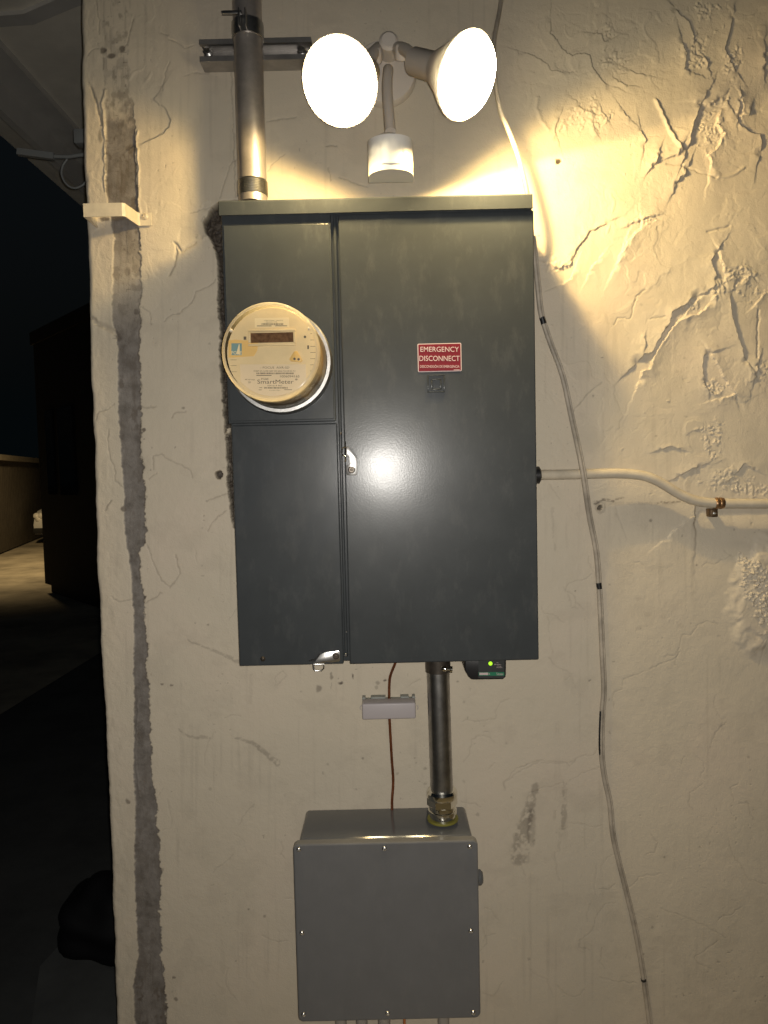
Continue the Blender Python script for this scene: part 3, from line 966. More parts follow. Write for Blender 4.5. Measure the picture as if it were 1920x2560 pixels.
# ------------------------------------------------------------------ service cabinet
def X(px, py, y): return P(px, py, y).x
def Z(px, py, y): return P(px, py, y).z
YF = -0.135
panel = thing("electrical_cabinet", "tall dark grey electrical cabinet with two doors and a round meter on it", "cabinet", P(955, 1660, 0))
bm = bmesh.new()
xl, xr = X(579, 1100, -.125), X(1335, 1100, -.125)
zt, zb = Z(940, 500, -.125), Z(960, 1650, -.125)
box(bm, xl, xr, -.126, 0.035, zb, zt, .002)
build("cabinet_body", bm, M['panel'], panel, 12)
# rain cap
bm = bmesh.new()
cxl, cxr = X(546, 500, -.15), X(1332, 500, -.15)
c0, c1 = Z(940, 529, -.15), Z(940, 492, -.15)
prof = [(-.150, c0), (-.150, c1 - .003), (-.147, c1), (-.02, c1 + .006), (0.0, c1 + .006), (0.0, c0 + .012), (-.146, c0 + .012), (-.146, c0)]
hull_solid(bm, [(cxl, a, b) for a, b in prof], [(cxr, a, b) for a, b in prof])
build("rain_cap", bm, M['panel'], panel, 30)
# meter panel (upper left)
bm = bmesh.new()
mz0, mz1 = Z(705, 1056, -.14), Z(690, 534, -.14)
box(bm, X(562, 800, -.14), X(833, 800, -.14), -.140, -.1262, mz0, mz1, .0016)
box(bm, X(566, 800, -.142), X(829, 800, -.142), -.1418, -.139, mz0 + .004, mz1 - .02, .001)
mcov = build("meter_cover_panel", bm, M['panel'], panel, 12)
# lower left door
bm = bmesh.new()
lz0, lz1 = Z(720, 1663, -.136), Z(710, 1059, -.136)
dxl, dxr = X(588, 1360, -.136), X(851, 1360, -.136)
box(bm, dxl, dxr, -.136, -.1262, lz0, lz1 - .0012, .0022)
low = build("lower_door", bm, M['panel'], panel, 12)
# centre trim
bm = bmesh.new()
tx0, tx1 = X(836, 800, -.13) + .0005, X(848, 800, -.13)
tz0 = Z(860, 1642, -.13)
tx1 = X(859.5, 1360, -.13) + .0022
tx0 = dxr + .0022
box(bm, tx0, tx1, -.1345, -.1262, tz0, mz1 - .001, .0025, 3)
build("centre_trim", bm, M['panel'], panel, 12)
# breaker door
bm = bmesh.new()
bx0 = X(867, 1360, -.142)
bx1 = X(1341, 1100, -.142)
bz0, bz1 = Z(1110, 1655, -.142), Z(1080, 531, -.142)
box(bm, bx0, bx1, -.142, -.1262, bz0, bz1, .0024, 3)
door = build("breaker_door", bm, M['panel'], panel, 12)
# dark shadow gap strips left and right of the trim are real gaps down to the body
# raised square emblem on the door
bm = bmesh.new()
def sq_ring(bm, x0, y0, x1, y1, w, yf, th):
    for a in ((x0, y0, x1, y0 + w), (x0, y1 - w, x1, y1), (x0, y0 + w, x0 + w, y1 - w), (x1 - w, y0 + w, x1, y1 - w)):
        p, q = P(a[0], a[3], yf), P(a[2], a[1], yf)
        box(bm, p.x, q.x, yf - th, yf + .0005, p.z, q.z, .0009, 2)
sq_ring(bm, 1068, 937, 1112, 982, 3.6, -.142, .0026)
sq_ring(bm, 1077, 947, 1104, 976, 4.0, -.142, .0026)
p, q = P(1084, 976, -.142), P(1087, 947, -.142)
box(bm, p.x, q.x, -.1431, -.1415, p.z, q.z, .0003, 1)
build("embossed_emblem", bm, M['panel'], door)
# warning sticker
bm = bmesh.new()
def rrect(x0, y0, x1, y1, r, yf, n=5):
    a, b = P(x0, y1, yf), P(x1, y0, yf)
    rr = r * (b.x - a.x) / (x1 - x0)
    pts = []
    for cx, cz, s in ((b.x - rr, b.z - rr, 0), (a.x + rr, b.z - rr, 90), (a.x + rr, a.z + rr, 180), (b.x - rr, a.z + rr, 270)):
        for k in range(n + 1):
            t = R(s + 90 * k / n)
            pts.append((cx + rr * math.cos(t), cz + rr * math.sin(t)))
    return pts
prism(bm, rrect(1045, 857, 1153, 930.5, 3, -.1425), -.1426, -.1419)
stk = build("warning_sticker", bm, M['white_ink'], panel, 0)
stk["label"] = "red emergency disconnect sticker with a pale border"
bm = bmesh.new()
prism(bm, rrect(1047, 859, 1151, 928.5, 2, -.1425), -.1429, -.14265)
build("red_field", bm, M['red'], stk, 0)
bm = bmesh.new()
add_text(bm, "EMERGENCY", 1051, 867, 1147, 879.5, -.1429)
add_text(bm, "DISCONNECT", 1048.5, 889.5, 1149, 902.5, -.1429)
add_text(bm, "DESCONEXIÓN DE EMERGENCIA", 1050, 911.5, 1148.5, 919.5, -.1429)
add_rect(bm, 1134, 924, 1149, 925.5, -.1429)
build("lettering", bm, M['white_ink'], stk, 0)

# latch on the door
def latch_a():
    s = (780, 1050, 9.217)
    bm = bmesh.new()
    pxprism(bm, T(*s, [(790, 612), (835, 612), (868, 640), (1030, 890), (1042, 915), (1042, 1235), (1012, 1272), (812, 1272), (785, 1230), (785, 1080), (808, 1042), (858, 1022), (858, 848), (790, 845)]), -.1475, .0018, .0004)
    pl = build("door_latch", bm, M['steel'], panel)
    bm = bmesh.new()
    pxprism(bm, T(*s, [(870, 612), (895, 615), (1045, 850), (1040, 900), (1015, 880)]), -.149, .0068)
    build("latch_tab", bm, M['black'], pl)
    bm = bmesh.new()
    ring_px(bm, T(*s, [(780, 625), (730, 630), (695, 665), (690, 770), (715, 815), (780, 835)]), -.150, 0, .0011)
    tube(bm, [P(*q, -.1495) for q in T(*s, [(765, 490), (770, 600), (775, 950), (740, 960)])], .0011, 8)
    build("hasp", bm, M['chrome'], pl)
    bm = bmesh.new()
    c = P(780 + 912 / 9.217, 1050 + 1147 / 9.217, -.1475)
    lathe(bm, [(.0066, 0), (.0066, .001), (.0052, .0016), (.0048, .0004), (.0026, .0004), (.002, .0022), (0, .0026)], c, (0, -1, 0), 24)
    build("rivet", bm, M['dark_steel'], pl)
latch_a()
def latch_b():
    s = (560, 1560, 4.879)
    bm = bmesh.new()
    pxprism(bm, T(*s, [(1075, 492), (1110, 440), (1180, 368), (1230, 346), (1395, 326), (1414, 340), (1420, 440), (1400, 460), (1310, 470), (1245, 462), (1210, 492)]), -.1415, .0018, .0004)
    pl = build("lower_latch", bm, M['steel'], panel)
    bm = bmesh.new()
    pxprism(bm, T(*s, [(1030, 455), (1110, 462), (1180, 368), (1165, 360), (1110, 430), (1040, 450)]), -.143, .006)
    build("latch_tab", bm, M['black'], pl)
    bm = bmesh.new()
    ring_px(bm, T(*s, [(1092, 492), (1095, 545), (1120, 572), (1195, 566), (1220, 540), (1222, 492)]), -.1405, 0, .0014)
    build("hasp", bm, M['steel'], pl)
    bm = bmesh.new()
    c = P(560 + 1365 / 4.879, 1560 + 390 / 4.879, -.1415)
    lathe(bm, [(.0062, 0), (.0062, .001), (.005, .0016), (.0046, .0004), (.0026, .0004), (.002, .0024), (0, .0028)], c, (0, -1, 0), 24)
    build("rivet", bm, M['dark_steel'], pl)
latch_b()
def screw_head(name, c, r, m, parent, d=(0, -1, 0)):
    bm = bmesh.new()
    lathe(bm, [(r, 0), (r, r * .25), (r * .8, r * .55), (r * .45, r * .7), (r * .32, r * .35), (0, r * .35)], c, d, 20)
    return build(name, bm, m, parent, 50)
screw_head("screw", P(657, 1647, -.136), .0047, M['dark_steel'], panel)
screw_head("screw", P(864.5, 1637, -.1345), .003, M['steel'], panel)
screw_head("screw", P(852, 1085, -.1345), .0022, M['dark_steel'], panel)
screw_head("screw", P(866, 1580, -.1345), .0012, M['steel'], panel)

# ------------------------------------------------------------------ electricity meter
mc = P(706, 910, -.140)
meter = thing("electricity_meter", "round glass-covered electricity meter plugged into the left side of the grey cabinet", "meter", mc)
ctr = Vector((mc.x, 0, mc.z))
bm = bmesh.new()
lathe(bm, [(.091, .1395), (.092, .143), (.092, .150), (.0905, .152), (.0905, .160), (.092, .162), (.092, .168), (.0895, .171), (.084, .171), (.084, .1395)], ctr, (0, -1, 0), 72, False, False)
build("base_ring", bm, M['galv'], meter)
bm = bmesh.new()
YC = .2845
lathe(bm, [(.083, .1712), (.0835, .18), (.0825, .235), (.0812, .262), (.0806, YC - .010)], ctr, (0, -1, 0), 72, False, False)
cov = build("cover_side", bm, M['rim'], meter, 60)
bm = bmesh.new()
lathe(bm, [(.0806, YC - .010), (.0798, YC - .004), (.0770, YC - .0002), (.0738, YC)], ctr, (0, -1, 0), 72, False, False)
build("cover_bezel", bm, M['bezel'], meter, 60)
bm = bmesh.new()
lathe(bm, [(.0738, YC), (.05, YC + .0012), (.02, YC + .0018), (0, YC + .002)], ctr, (0, -1, 0), 72, False, False)
build("glass_front", bm, M['glass'], meter, 60)
bm = bmesh.new()
lathe(bm, [(.0775, .1712), (.0768, .215), (.0755, .252), (.0745, .2585)], ctr, (0, -1, 0), 64, True, False)
build("inner_drum", bm, M['lamp_tint'], meter, 60)
YP = -.2600
bm = bmesh.new()
lathe(bm, [(.0755, .2560), (.0755, .2594), (.0750, .2600), (0, .2600)], ctr, (0, -1, 0), 72)
face = build("face_plate", bm, M['face'], meter, 30)
S5 = (520, 720, 4.879)
def f5(x, y): return (520 + x / 4.879, 720 + y / 4.879)
bm = bmesh.new()
for a in ((495, 500, 1070, 540), (495, 672, 1070, 715), (495, 540, 522, 672), (1045, 540, 1070, 672)):
    p, q = P(*f5(a[0], a[3]), YP), P(*f5(a[2], a[1]), YP)
    box(bm, p.x, q.x, YP - .004, YP + .0005, p.z, q.z, .0008)
build("display_frame", bm, M['face'], face)
bm = bmesh.new()
p, q = P(*f5(522, 672), YP), P(*f5(1045, 540), YP)
box(bm, p.x, q.x, YP - .0012, YP + .0005, p.z, q.z)
build("display", bm, M['display'], face, 0)
# name plate: a rectangle whose lower corners follow the round face
bm = bmesh.new()
a, b = P(*f5(392, 932), YP), P(*f5(1195, 932), YP)
pts = [(a.x, a.z), (b.x, b.z)]
rad = .0705
t0 = math.asin((b.x - mc.x) / rad); t1 = math.asin((a.x - mc.x) / rad)
for k in range(17):
    t = t0 + (t1 - t0) * k / 16
    pts.append((mc.x + rad * math.sin(t), mc.z - rad * math.cos(t)))
prism(bm, pts, YP - .0016, YP + .0005, .0004)
npl = build("name_plate", bm, M['nameplate'], meter, 0)
YN = YP - .0016
bm = bmesh.new()
for s, x0, y0, x1, y1 in (("- FOCUS  AXR-SD", 640, 958, 992, 984), ("FORM 2S CL200 240V 3W 60Hz TA=30 Kh 7.2", 560, 1004, 1066, 1024),
                          ("1006094165", 880, 1064, 1116, 1092), ("PG&E", 650, 1098, 740, 1122), ("SmartMeter", 602, 1118, 1045, 1168),
                          ("104 614 967", 728, 1182, 908, 1200), ("AR 60 max", 448, 1108, 575, 1126), ("SD", 490, 1140, 525, 1162), ("Landis+Gyr", 750, 1242, 885, 1256)):
    add_text(bm, s, *f5(x0, y0), *f5(x1, y1), YN)
add_barcode(bm, *f5(590, 1032), *f5(1045, 1052), YN, 36, 3)
add_barcode(bm, *f5(685, 1208), *f5(975, 1228), YN, 26, 5)
add_rect(bm, *f5(590, 1063), *f5(775, 1071), YN)
add_rect(bm, *f5(627, 1214), *f5(662, 1220), YN)
add_rect(bm, *f5(618, 1240), *f5(655, 1246), YN)
add_rect(bm, *f5(930, 1238), *f5(1025, 1244), YN)
for k in range(3):
    ring_px(bm, [f5(1078 + 9 * k * math.cos(t) * .9, 1122 - 9 * k * math.sin(t) * .9) for t in np.linspace(0, math.pi, 7)] if k else [f5(1074, 1118), f5(1080, 1118), f5(1080, 1124), f5(1074, 1124)], YN - .0003, 0, .00022)
build("lettering", bm, M['dark_ink'], npl, 0)
# paper label over the display
bm = bmesh.new()
pxprism(bm, [f5(*q) for q in ((570, 368), (985, 360), (990, 478), (572, 482))], YP - .0006, .001)
plab = build("paper_label", bm, M['paper'], meter, 0)
bm = bmesh.new()
YL = YP - .0006
add_text(bm, "LANDIS+GYR INC   LAFAYETTE", *f5(685, 391), *f5(912, 403), YL)
add_text(bm, "SERVICE TYPE", *f5(705, 411), *f5(845, 422), YL)
add_barcode(bm, *f5(655, 430), *f5(922, 452), YL, 30, 9)
add_rect(bm, *f5(597, 459), *f5(775, 467), YL)
add_rect(bm, *f5(820, 458), *f5(965, 466), YL)
build("lettering", bm, M['dark_ink'], plab, 0)
# yellowed utility sticker with a blue square
bm = bmesh.new()
pxprism(bm, [f5(*q) for q in ((250, 640), (330, 630), (440, 640), (590, 632), (612, 660), (600, 760), (560, 830), (250, 850))], YP - .0008, .0012)
ut = build("utility_sticker", bm, M['yellow_tri'], meter, 0)
ut["label"] = "yellowed sticker with a blue square"
bm = bmesh.new()
add_rect(bm, *f5(285, 675), *f5(413, 820), YP - .0008)
build("blue_square", bm, M['blue'], ut, 0)
bm = bmesh.new()
add_text(bm, "PG&E", *f5(286, 770), *f5(413, 812), YP - .0014)
q = [P(*f5(*w), YP) for w in ((355, 775), (378, 690), (388, 690), (392, 820), (345, 800))]
bm.faces.new([bm.verts.new((w.x, YP - .0018, w.z)) for w in q])
build("lettering", bm, M['paper'], ut, 0)
# optical port, button, slots
bm = bmesh.new()
pxprism(bm, [f5(*q) for q in ((1050, 772), (1090, 770), (1152, 880), (1130, 905), (1010, 890), (990, 868))], YP - .004, .0045, .0006)
op = build("optical_port", bm, M['yellow_tri'], face)
bm = bmesh.new()
for x, y in ((1055, 865), (1105, 870)):
    lathe(bm, [(.0021, 0), (.0021, .0003), (0, .0003)], P(*f5(x, y), YP - .004), (0, -1, 0), 16)
build("port_window", bm, M['dark_ink'], op)
bm = bmesh.new()
lathe(bm, [(.0021, 0), (.0021, .001), (0, .001)], P(*f5(1183, 597), YP), (0, -1, 0), 16)
build("button", bm, M['dark_ink'], face)
bm = bmesh.new()
bm.free()
slots = [(1211, 700, 1232, 745), (435, 592, 468, 632)]
slots += [(1248, y, 1325 - abs(k - 2) * 5, y + 5) for k, y in enumerate((555, 632, 710, 785, 860, 935, 1010))] + [(275, y, 350, y + 4) for y in (875, 945, 1020)]
for x0, y0, x1, y1 in slots:
    bm = bmesh.new()
    add_rect(bm, *f5(x0, y0), *f5(x1, y1), YP)
    build("slot", bm, M['dark_ink'], face, 0)
for x, y in ((283, 520), (1238, 496)):
    bm = bmesh.new()
    lathe(bm, [(.0032, 0), (.0030, .003), (.0016, .005), (0, .0052)], P(*f5(x, y), YP), (0, -1, 0), 16)
    build("face_screw", bm, M['white_plastic'], face)

# ------------------------------------------------------------------ conduit and strut above the cabinet
ca = P(632, 493, -.075); cb = P(618, 20, -.075)
axis = (cb - ca).normalized()
pipe = thing("metal_conduit", "thick metal service conduit rising from the top of the grey cabinet", "conduit", ca)
bm = bmesh.new()
lathe(bm, [(.0268, -.012), (.0268, .9)], ca, axis, 48)
build("pipe", bm, M['old_galv'], pipe)
bm = bmesh.new()
prof = []
for k in range(9):
    prof += [(.0274, .001 + k * .003), (.0286, .0025 + k * .003)]
prof.append((.0274, .029))
lathe(bm, prof, ca, axis, 48, False, False)
build("pipe_thread", bm, M['galv'], pipe, 20)
bm = bmesh.new()
cc = ca + axis * ((P(618, 80, -.075) - ca).length)
lathe(bm, [(.0269, -.014), (.0292, -.014), (.0296, 0), (.0292, .014), (.0269, .014)], cc, axis, 48, False, False)
cl = build("pipe_clamp", bm, M['galv'], pipe)
bm = bmesh.new()
for sx in (-.0085, .0035):
    box(bm, cc.x + sx - .0012, cc.x + sx + .0012, cc.y - .046, cc.y - .024, cc.z - .014, cc.z + .018, .001)
box(bm, cc.x - .040, cc.x - .004, cc.y - .040, cc.y - .034, cc.z + .010, cc.z + .016, .001)
build("clamp_ear", bm, M['galv'], cl)
sa, sb = P(498, 122, -.041), P(778, 122, -.041)
bm = bmesh.new()
zc = (sa.z + sb.z) / 2
prof = [(-.001, zc - .0205), (-.041, zc - .0205), (-.041, zc - .011), (-.034, zc - .011), (-.034, zc - .0135), (-.0385, zc - .0135), (-.0385, zc - .018), (-.0035, zc - .018),
        (-.0035, zc + .018), (-.0385, zc + .018), (-.0385, zc + .0135), (-.034, zc + .0135), (-.034, zc + .011), (-.041, zc + .011), (-.041, zc + .0205), (-.001, zc + .0205)]
prof = [(a + .001, b) for a, b in prof]
hull_solid(bm, [(sa.x, a, b) for a, b in prof], [(sb.x, a, b) for a, b in prof])
st = build("strut_channel", bm, M['strut'], None, 30)
tag(st, "horizontal slotted metal channel on the wall behind the upper conduit", "strut channel")
for px in (520, 755):
    bm = bmesh.new()
    p = P(px, 131, -.006)
    lathe(bm, [(.010, 0), (.010, .004), (.006, .006), (.006, .012), (0, .012)], p, (0, -1, 0), 6)
    build("channel_bolt", bm, M['steel'], st)

# ------------------------------------------------------------------ twin floodlight
pc = P(962, 190, -.003)
flood = thing("security_floodlight", "lit twin-head security floodlight with a motion sensor above the cabinet", "floodlight", pc)
bm = bmesh.new()
lathe(bm, [(.062, 0), (.062, .012), (.058, .019), (.040, .023), (0, .024)], pc, (0, -1, 0), 56)
lathe(bm, [(.018, 0), (.018, .045), (.013, .050), (0, .050)], pc + Vector((.008, -.020, .030)), (0, -1, 0), 28)
build("mounting_plate", bm, M['fixture'], flood)
n1 = Vector((-.371, -.756, -.522)).normalized()
n2 = Vector((.653, -.569, -.507)).normalized()
L1, L2 = P(848, 206, -.250), P(1168, 191, -.250)
RH = .0665
LAMP_COL = (1.0, 0.70, 0.28)
def beam(c, ax, power, size, blend, rad=.007):
    ax = Vector(ax).normalized()
    lamp("floodlight_beam", 'SPOT', c, power, LAMP_COL, rad, target=c + ax, angle=R(size), blend=blend)
def head(c, n, label):
    bm = bmesh.new()
    lathe(bm, [(.021, -.128), (.0225, -.126), (.0235, -.074), (.030, -.066), (.044, -.040), (.060, -.016), (RH, -.006), (RH + .001, -.001), (RH - .0015, 0.0)], c, n, 56, True, False)
    h = build("lamp_head", bm, M['fixture'], flood)
    h["label"] = label
    bm = bmesh.new()
    lathe(bm, [(RH - .0015, 0.0), (RH - .006, .0075), (RH * .75, .0150), (RH * .5, .0200), (RH * .25, .0225), (0, .0232)], c, n, 48, False, False)
    build("lens", bm, M['lens'], h, 80)
    # arm from the mounting plate to the socket
    bm = bmesh.new()
    back = c - n * .118
    root = pc + Vector((.020 if n.x > 0 else -.012, -.045, .028))
    tube(bm, spline([root, (root + back) / 2 + Vector((0, -.004, .006)), back], 5), .011, 16)
    lathe(bm, [(0, -.014), (.012, -.013), (.0145, -.008), (.0145, .008), (.012, .013), (0, .014)], root + (back - root) * .35, (0, -.5, .87), 24)
    build("arm", bm, M['fixture'], flood)
head(L1, n1, "lit lamp head turned to the left")
head(L2, n2, "lit lamp head turned to the right")
def cut_axis(c, pixels):
    """axis of a half-space of light whose edge falls on the wall along the given line"""
    d = np.array([tuple((P(x, y) - c).normalized()) for x, y in pixels])
    ax = np.linalg.svd(d)[2][-1]
    return ax if ax[2] < 0 else -ax
def lens_edge(c, n):
    """the wall-side edge of the lens, where the light that rakes the wall leaves it"""
    w = Vector((0, 1, 0))
    return c + (w - n * n.dot(w)).normalized() * .071 + n * .022
B1, B2 = lens_edge(L1, n1), lens_edge(L2, n2)
beam(B1, cut_axis(B1, [(300, 183), (740, 390), (910, 470)]), LEFT_LAMP_W, 178, .26, .020)
beam(B2, cut_axis(B2, [(1075, 490), (1250, 300), (1480, 180), (1700, 15)]), RIGHT_WIDE_W, 179, .34, .016)
beam(B2, cut_axis(B2, [(1349, 389), (1509, 321), (1920, 217)]), RIGHT_BEAM_W, 179, .09)
# motion sensor
sc_ = P(977, 385, -.155)
bm = bmesh.new()
tube(bm, spline([pc + Vector((.004, -.018, -.012)), pc + Vector((.006, -.060, -.02)), P(968, 225, -.10), P(976, 330, -.145)], 6), .0098, 16)
build("sensor_stem", bm, M['fixture'], flood)
bm = bmesh.new()
a, b = P(921, 430, -.175), P(1033, 339, -.175)
# rounded-front housing
def dee(x0, x1, yb, yf, n=14):
    pts = [(x0, yb), (x0, (yb + yf) / 2 + .004)]
    cx, hw = (x0 + x1) / 2, (x1 - x0) / 2
    for k in range(n + 1):
        t = math.pi - math.pi * k / n
        pts.append((cx + hw * math.cos(t), (yb + yf) / 2 + .004 - (abs(yf - yb) / 2 + .004) * math.sin(t)))
    pts += [(x1, yb)]
    return pts
ring = dee(a.x, b.x, -.125, -.185)
hull_solid(bm, [(x, y, a.z) for x, y in ring], [(x, y, b.z) for x, y in ring])
sens = build("motion_sensor", bm, M['white_plastic'], flood, 30)
bm = bmesh.new()
ring2 = dee(a.x + .007, b.x - .007, -.125, -.1875)
hull_solid(bm, [(x, y, a.z + .010) for x, y in ring2], [(x, y, b.z - .013) for x, y in ring2])
build("sensor_window", bm, M['white_plastic'], sens, 30)
bm = bmesh.new()
lathe(bm, [(.026, 0), (.024, .006), (.016, .011), (0, .013)], Vector(((a.x + b.x) / 2 - .004, -.150, b.z)), (0, 0, 1), 32)
build("sensor_cap", bm, M['fixture'], sens)

# ------------------------------------------------------------------ bracket at the wall corner
br = thing("downpipe_bracket", "white painted bent metal bracket screwed across the bare cement strip", "bracket", P(360, 540, 0))
bm = bmesh.new()
yb_ = -.062
o0, o1 = P(212, 515, yb_), P(305, 509, yb_)
h1 = .0135
i1 = P(350, 538, -.004)
def band(bm, pts, w, th):
    """flat strap: list of (x, y, zc) centre points, height w, thickness th toward -y / outward"""
    n = len(pts)
    A_, B_ = [], []
    rings = []
    for i, (x, y, z) in enumerate(pts):
        t = Vector((pts[min(i + 1, n - 1)][0] - pts[max(i - 1, 0)][0], pts[min(i + 1, n - 1)][1] - pts[max(i - 1, 0)][1], 0)).normalized()
        nrm = Vector((t.y, -t.x, 0)) * th * .5
        c = Vector((x, y, z))
        u = Vector((0, 0, w))
        rings.append([bm.verts.new(c + nrm + u), bm.verts.new(c - nrm + u), bm.verts.new(c - nrm - u), bm.verts.new(c + nrm - u)])
    for a, b in zip(rings, rings[1:]):
        for k in range(4):
            bm.faces.new((a[k], a[(k + 1) % 4], b[(k + 1) % 4], b[k]))
    bm.faces.new(rings[0]); bm.faces.new(rings[-1])
zz = P(300, 524, yb_).z
o0 = P(209, 530, yb_); o1 = P(308, 524, yb_); i1 = P(349, 541, -.004); i2 = P(379, 541, -.004)
band(bm, [(o0.x, yb_ + .0, zz), (o1.x - .002, yb_, zz), (o1.x + .002, yb_ + .003, zz), (i1.x - .003, -.010, zz), (i1.x + .001, -.005, zz), (i2.x, -.005, zz)], .0125, .0022)
strap = build("strap", bm, M['white_paint'], br, 20)
bm = bmesh.new()
box(bm, o0.x, o0.x + .002, yb_ + .001, .05, zz - .0125, zz + .0125)
build("strap_return", bm, M['white_paint'], br)
screw_head("screw", P(363, 541, -.0065), .0062, M['white_paint'], br)

# ------------------------------------------------------------------ conduit, wire, covers below the cabinet
pa, pb = P(1094, 1640, -.065), P(1107, 2047, -.065)
ax_ = (pb - pa).normalized()
Lp = (pb - pa).length
cond = thing("steel_conduit", "dark steel conduit running from the cabinet down into the grey junction box", "conduit", pb)
bm = bmesh.new()
lathe(bm, [(.0222, 0), (.0222, Lp - .02)], pa, ax_, 48)
build("pipe", bm, M['galv'], cond)
bm = bmesh.new()
lathe(bm, [(.0226, -.02), (.0246, -.02), (.0246, .030), (.0226, .031)], pa, ax_, 40, False, False)
up_ = build("upper_connector", bm, M['dark_steel'], cond)
bm = bmesh.new()
c = P(1119, 1671, -.09)
lathe(bm, [(.004, 0), (.0055, .002), (.0055, .008), (.003, .010), (.003, .016), (.0065, .017), (.0065, .021), (0, .022)], c + Vector((-.012, 0, 0)), (1, 0, -.12), 12)
build("clamp_screw", bm, M['chrome'], up_)
bm = bmesh.new()
base = pb
def hexring(r, t0, t1, seg=6):
    lathe(bm, [(r * .93, t0), (r, t0 + .002), (r, t1 - .002), (r * .93, t1)], base, -ax_, seg, True, True)
lathe(bm, [(.026, .003), (.026, .012), (.0285, .014), (.0285, .020), (.0255, .021)], base, -ax_, 40)
lathe(bm, [(.0265, .020), (.0265, .030)], base, -ax_, 40)
hexring(.0300, .028, .046)
lathe(bm, [(.0295, .045), (.0305, .049), (.0305, .056), (.0275, .061), (.0225, .062)], base, -ax_, 40)
build("compression_fitting", bm, M['chrome'], cond, 30)
bm = bmesh.new()
lathe(bm, [(.0225, -.001), (.0305, -.001), (.0312, .001), (.0305, .0032), (.0225, .0032)], base, -ax_, 40, False, False)
build("gasket", bm, M['yellow_ring'], cond)

# bare copper wire
bm = bmesh.new()
tube(bm, spline([P(991, 1640, -.045), P(988, 1658, -.040), P(980, 1678, -.028), P(974, 1700, -.016), P(973, 1745, -.010), P(974, 1800, -.010), P(979, 1890, -.009), P(983, 1955, -.009), P(980, 2010, -.008), P(984, 2080, -.008), P(1000, 2300, -.007), P(1010, 2530, -.006), P(1012, 2640, -.006), P(1012, 2720, -.006)], 5), .0028, 10)
w = build("copper_wire", bm, M['copper'], None)
tag(w, "thin brown copper ground wire hanging from the cabinet behind the small pale cover", "wire")

# small pale cover over the wire splice
cvb = thing("splice_cover", "small pale plastic cover box on the wall over the copper wire", "cover box", P(972, 1800, 0))
bm = bmesh.new()
a, b = P(906, 1800, -.052), P(1039, 1757, -.052)
box(bm, a.x, b.x, -.052, -.018, a.z, b.z, .003, 3)
build("cover_front", bm, M['cover_plastic'], cvb)
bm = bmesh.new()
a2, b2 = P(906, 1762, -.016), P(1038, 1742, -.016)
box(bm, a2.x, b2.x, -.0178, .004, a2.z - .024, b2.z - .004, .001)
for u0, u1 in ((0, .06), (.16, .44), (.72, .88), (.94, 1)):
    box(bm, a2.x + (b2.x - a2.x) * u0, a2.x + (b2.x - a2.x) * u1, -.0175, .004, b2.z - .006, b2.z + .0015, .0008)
build("cover_base", bm, M['cover_grey'], cvb)
for s, px in ((-1, 904), (1, 1042)):
    bm = bmesh.new()
    p = P(px, 1769, -.03)
    ring = [p + Vector((s * .003 * math.sin(t), 0, .004 * math.cos(t))) for t in np.linspace(0, math.pi, 7)]
    tube(bm, ring, .0008, 6)
    build("clip", bm, M['cover_plastic'], cvb)

# surge protector under the cabinet
sg = thing("surge_protector", "black surge device with a green light hanging below the cabinet's right side", "surge protector", P(1215, 1650, -.07))
yS = -.100
bm = bmesh.new()
pts = [(1163, 1600), (1163, 1677), (1167, 1684), (1172, 1692), (1178, 1698), (1186, 1699), (1258, 1698), (1264, 1693), (1265, 1687), (1265, 1600)]
ztop = zb
pp = [(P(x, y, yS).x, min(P(x, y, yS).z, ztop)) for x, y in pts]
prism(bm, pp, yS, yS + .062, .0012)
build("housing", bm, M['black'], sg)
bm = bmesh.new()
add_rect(bm, 1196, 1630, 1261, 1695, yS, .0004)
lab = build("front_label", bm, M['label_grey'], sg, 0)
for v in lab.data.vertices:
    v.co.z = min(v.co.z, ztop)
bm = bmesh.new()
add_rect(bm, 1196.5, 1680, 1260.5, 1689, yS, .0008)
build("green_band", bm, M['green'], lab, 0)
bm = bmesh.new()
add_rect(bm, 1198, 1681.2, 1220, 1687, yS, .0012)
add_text(bm, "x", 1221, 1682, 1224.5, 1686.5, yS, .0012)
add_text(bm, "Schneider", 1241, 1681.5, 1258.5, 1687.5, yS, .0012)
add_text(bm, "On", 1241, 1655.2, 1246, 1657.6, yS, .0012)
add_text(bm, "Replace", 1241, 1660, 1253, 1662.6, yS, .0012)
add_text(bm, "Surge", 1241, 1664, 1253, 1666.4, yS, .0012)
add_text(bm, "Remplacer", 1241, 1667.4, 1256, 1670, yS, .0012)
lathe(bm, [(.0011, 0), (.0011, .0003), (0, .0003)], P(1237.5, 1661, yS - .0012), (0, -1, 0), 12)
build("lettering", bm, M['white_ink'], lab, 0)
bm = bmesh.new()
lathe(bm, [(.0038, 0), (.0036, .002), (.002, .0036), (0, .004)], P(1226, 1658.5, yS), (0, -1, 0), 20)
build("status_light", bm, M['led'], sg)

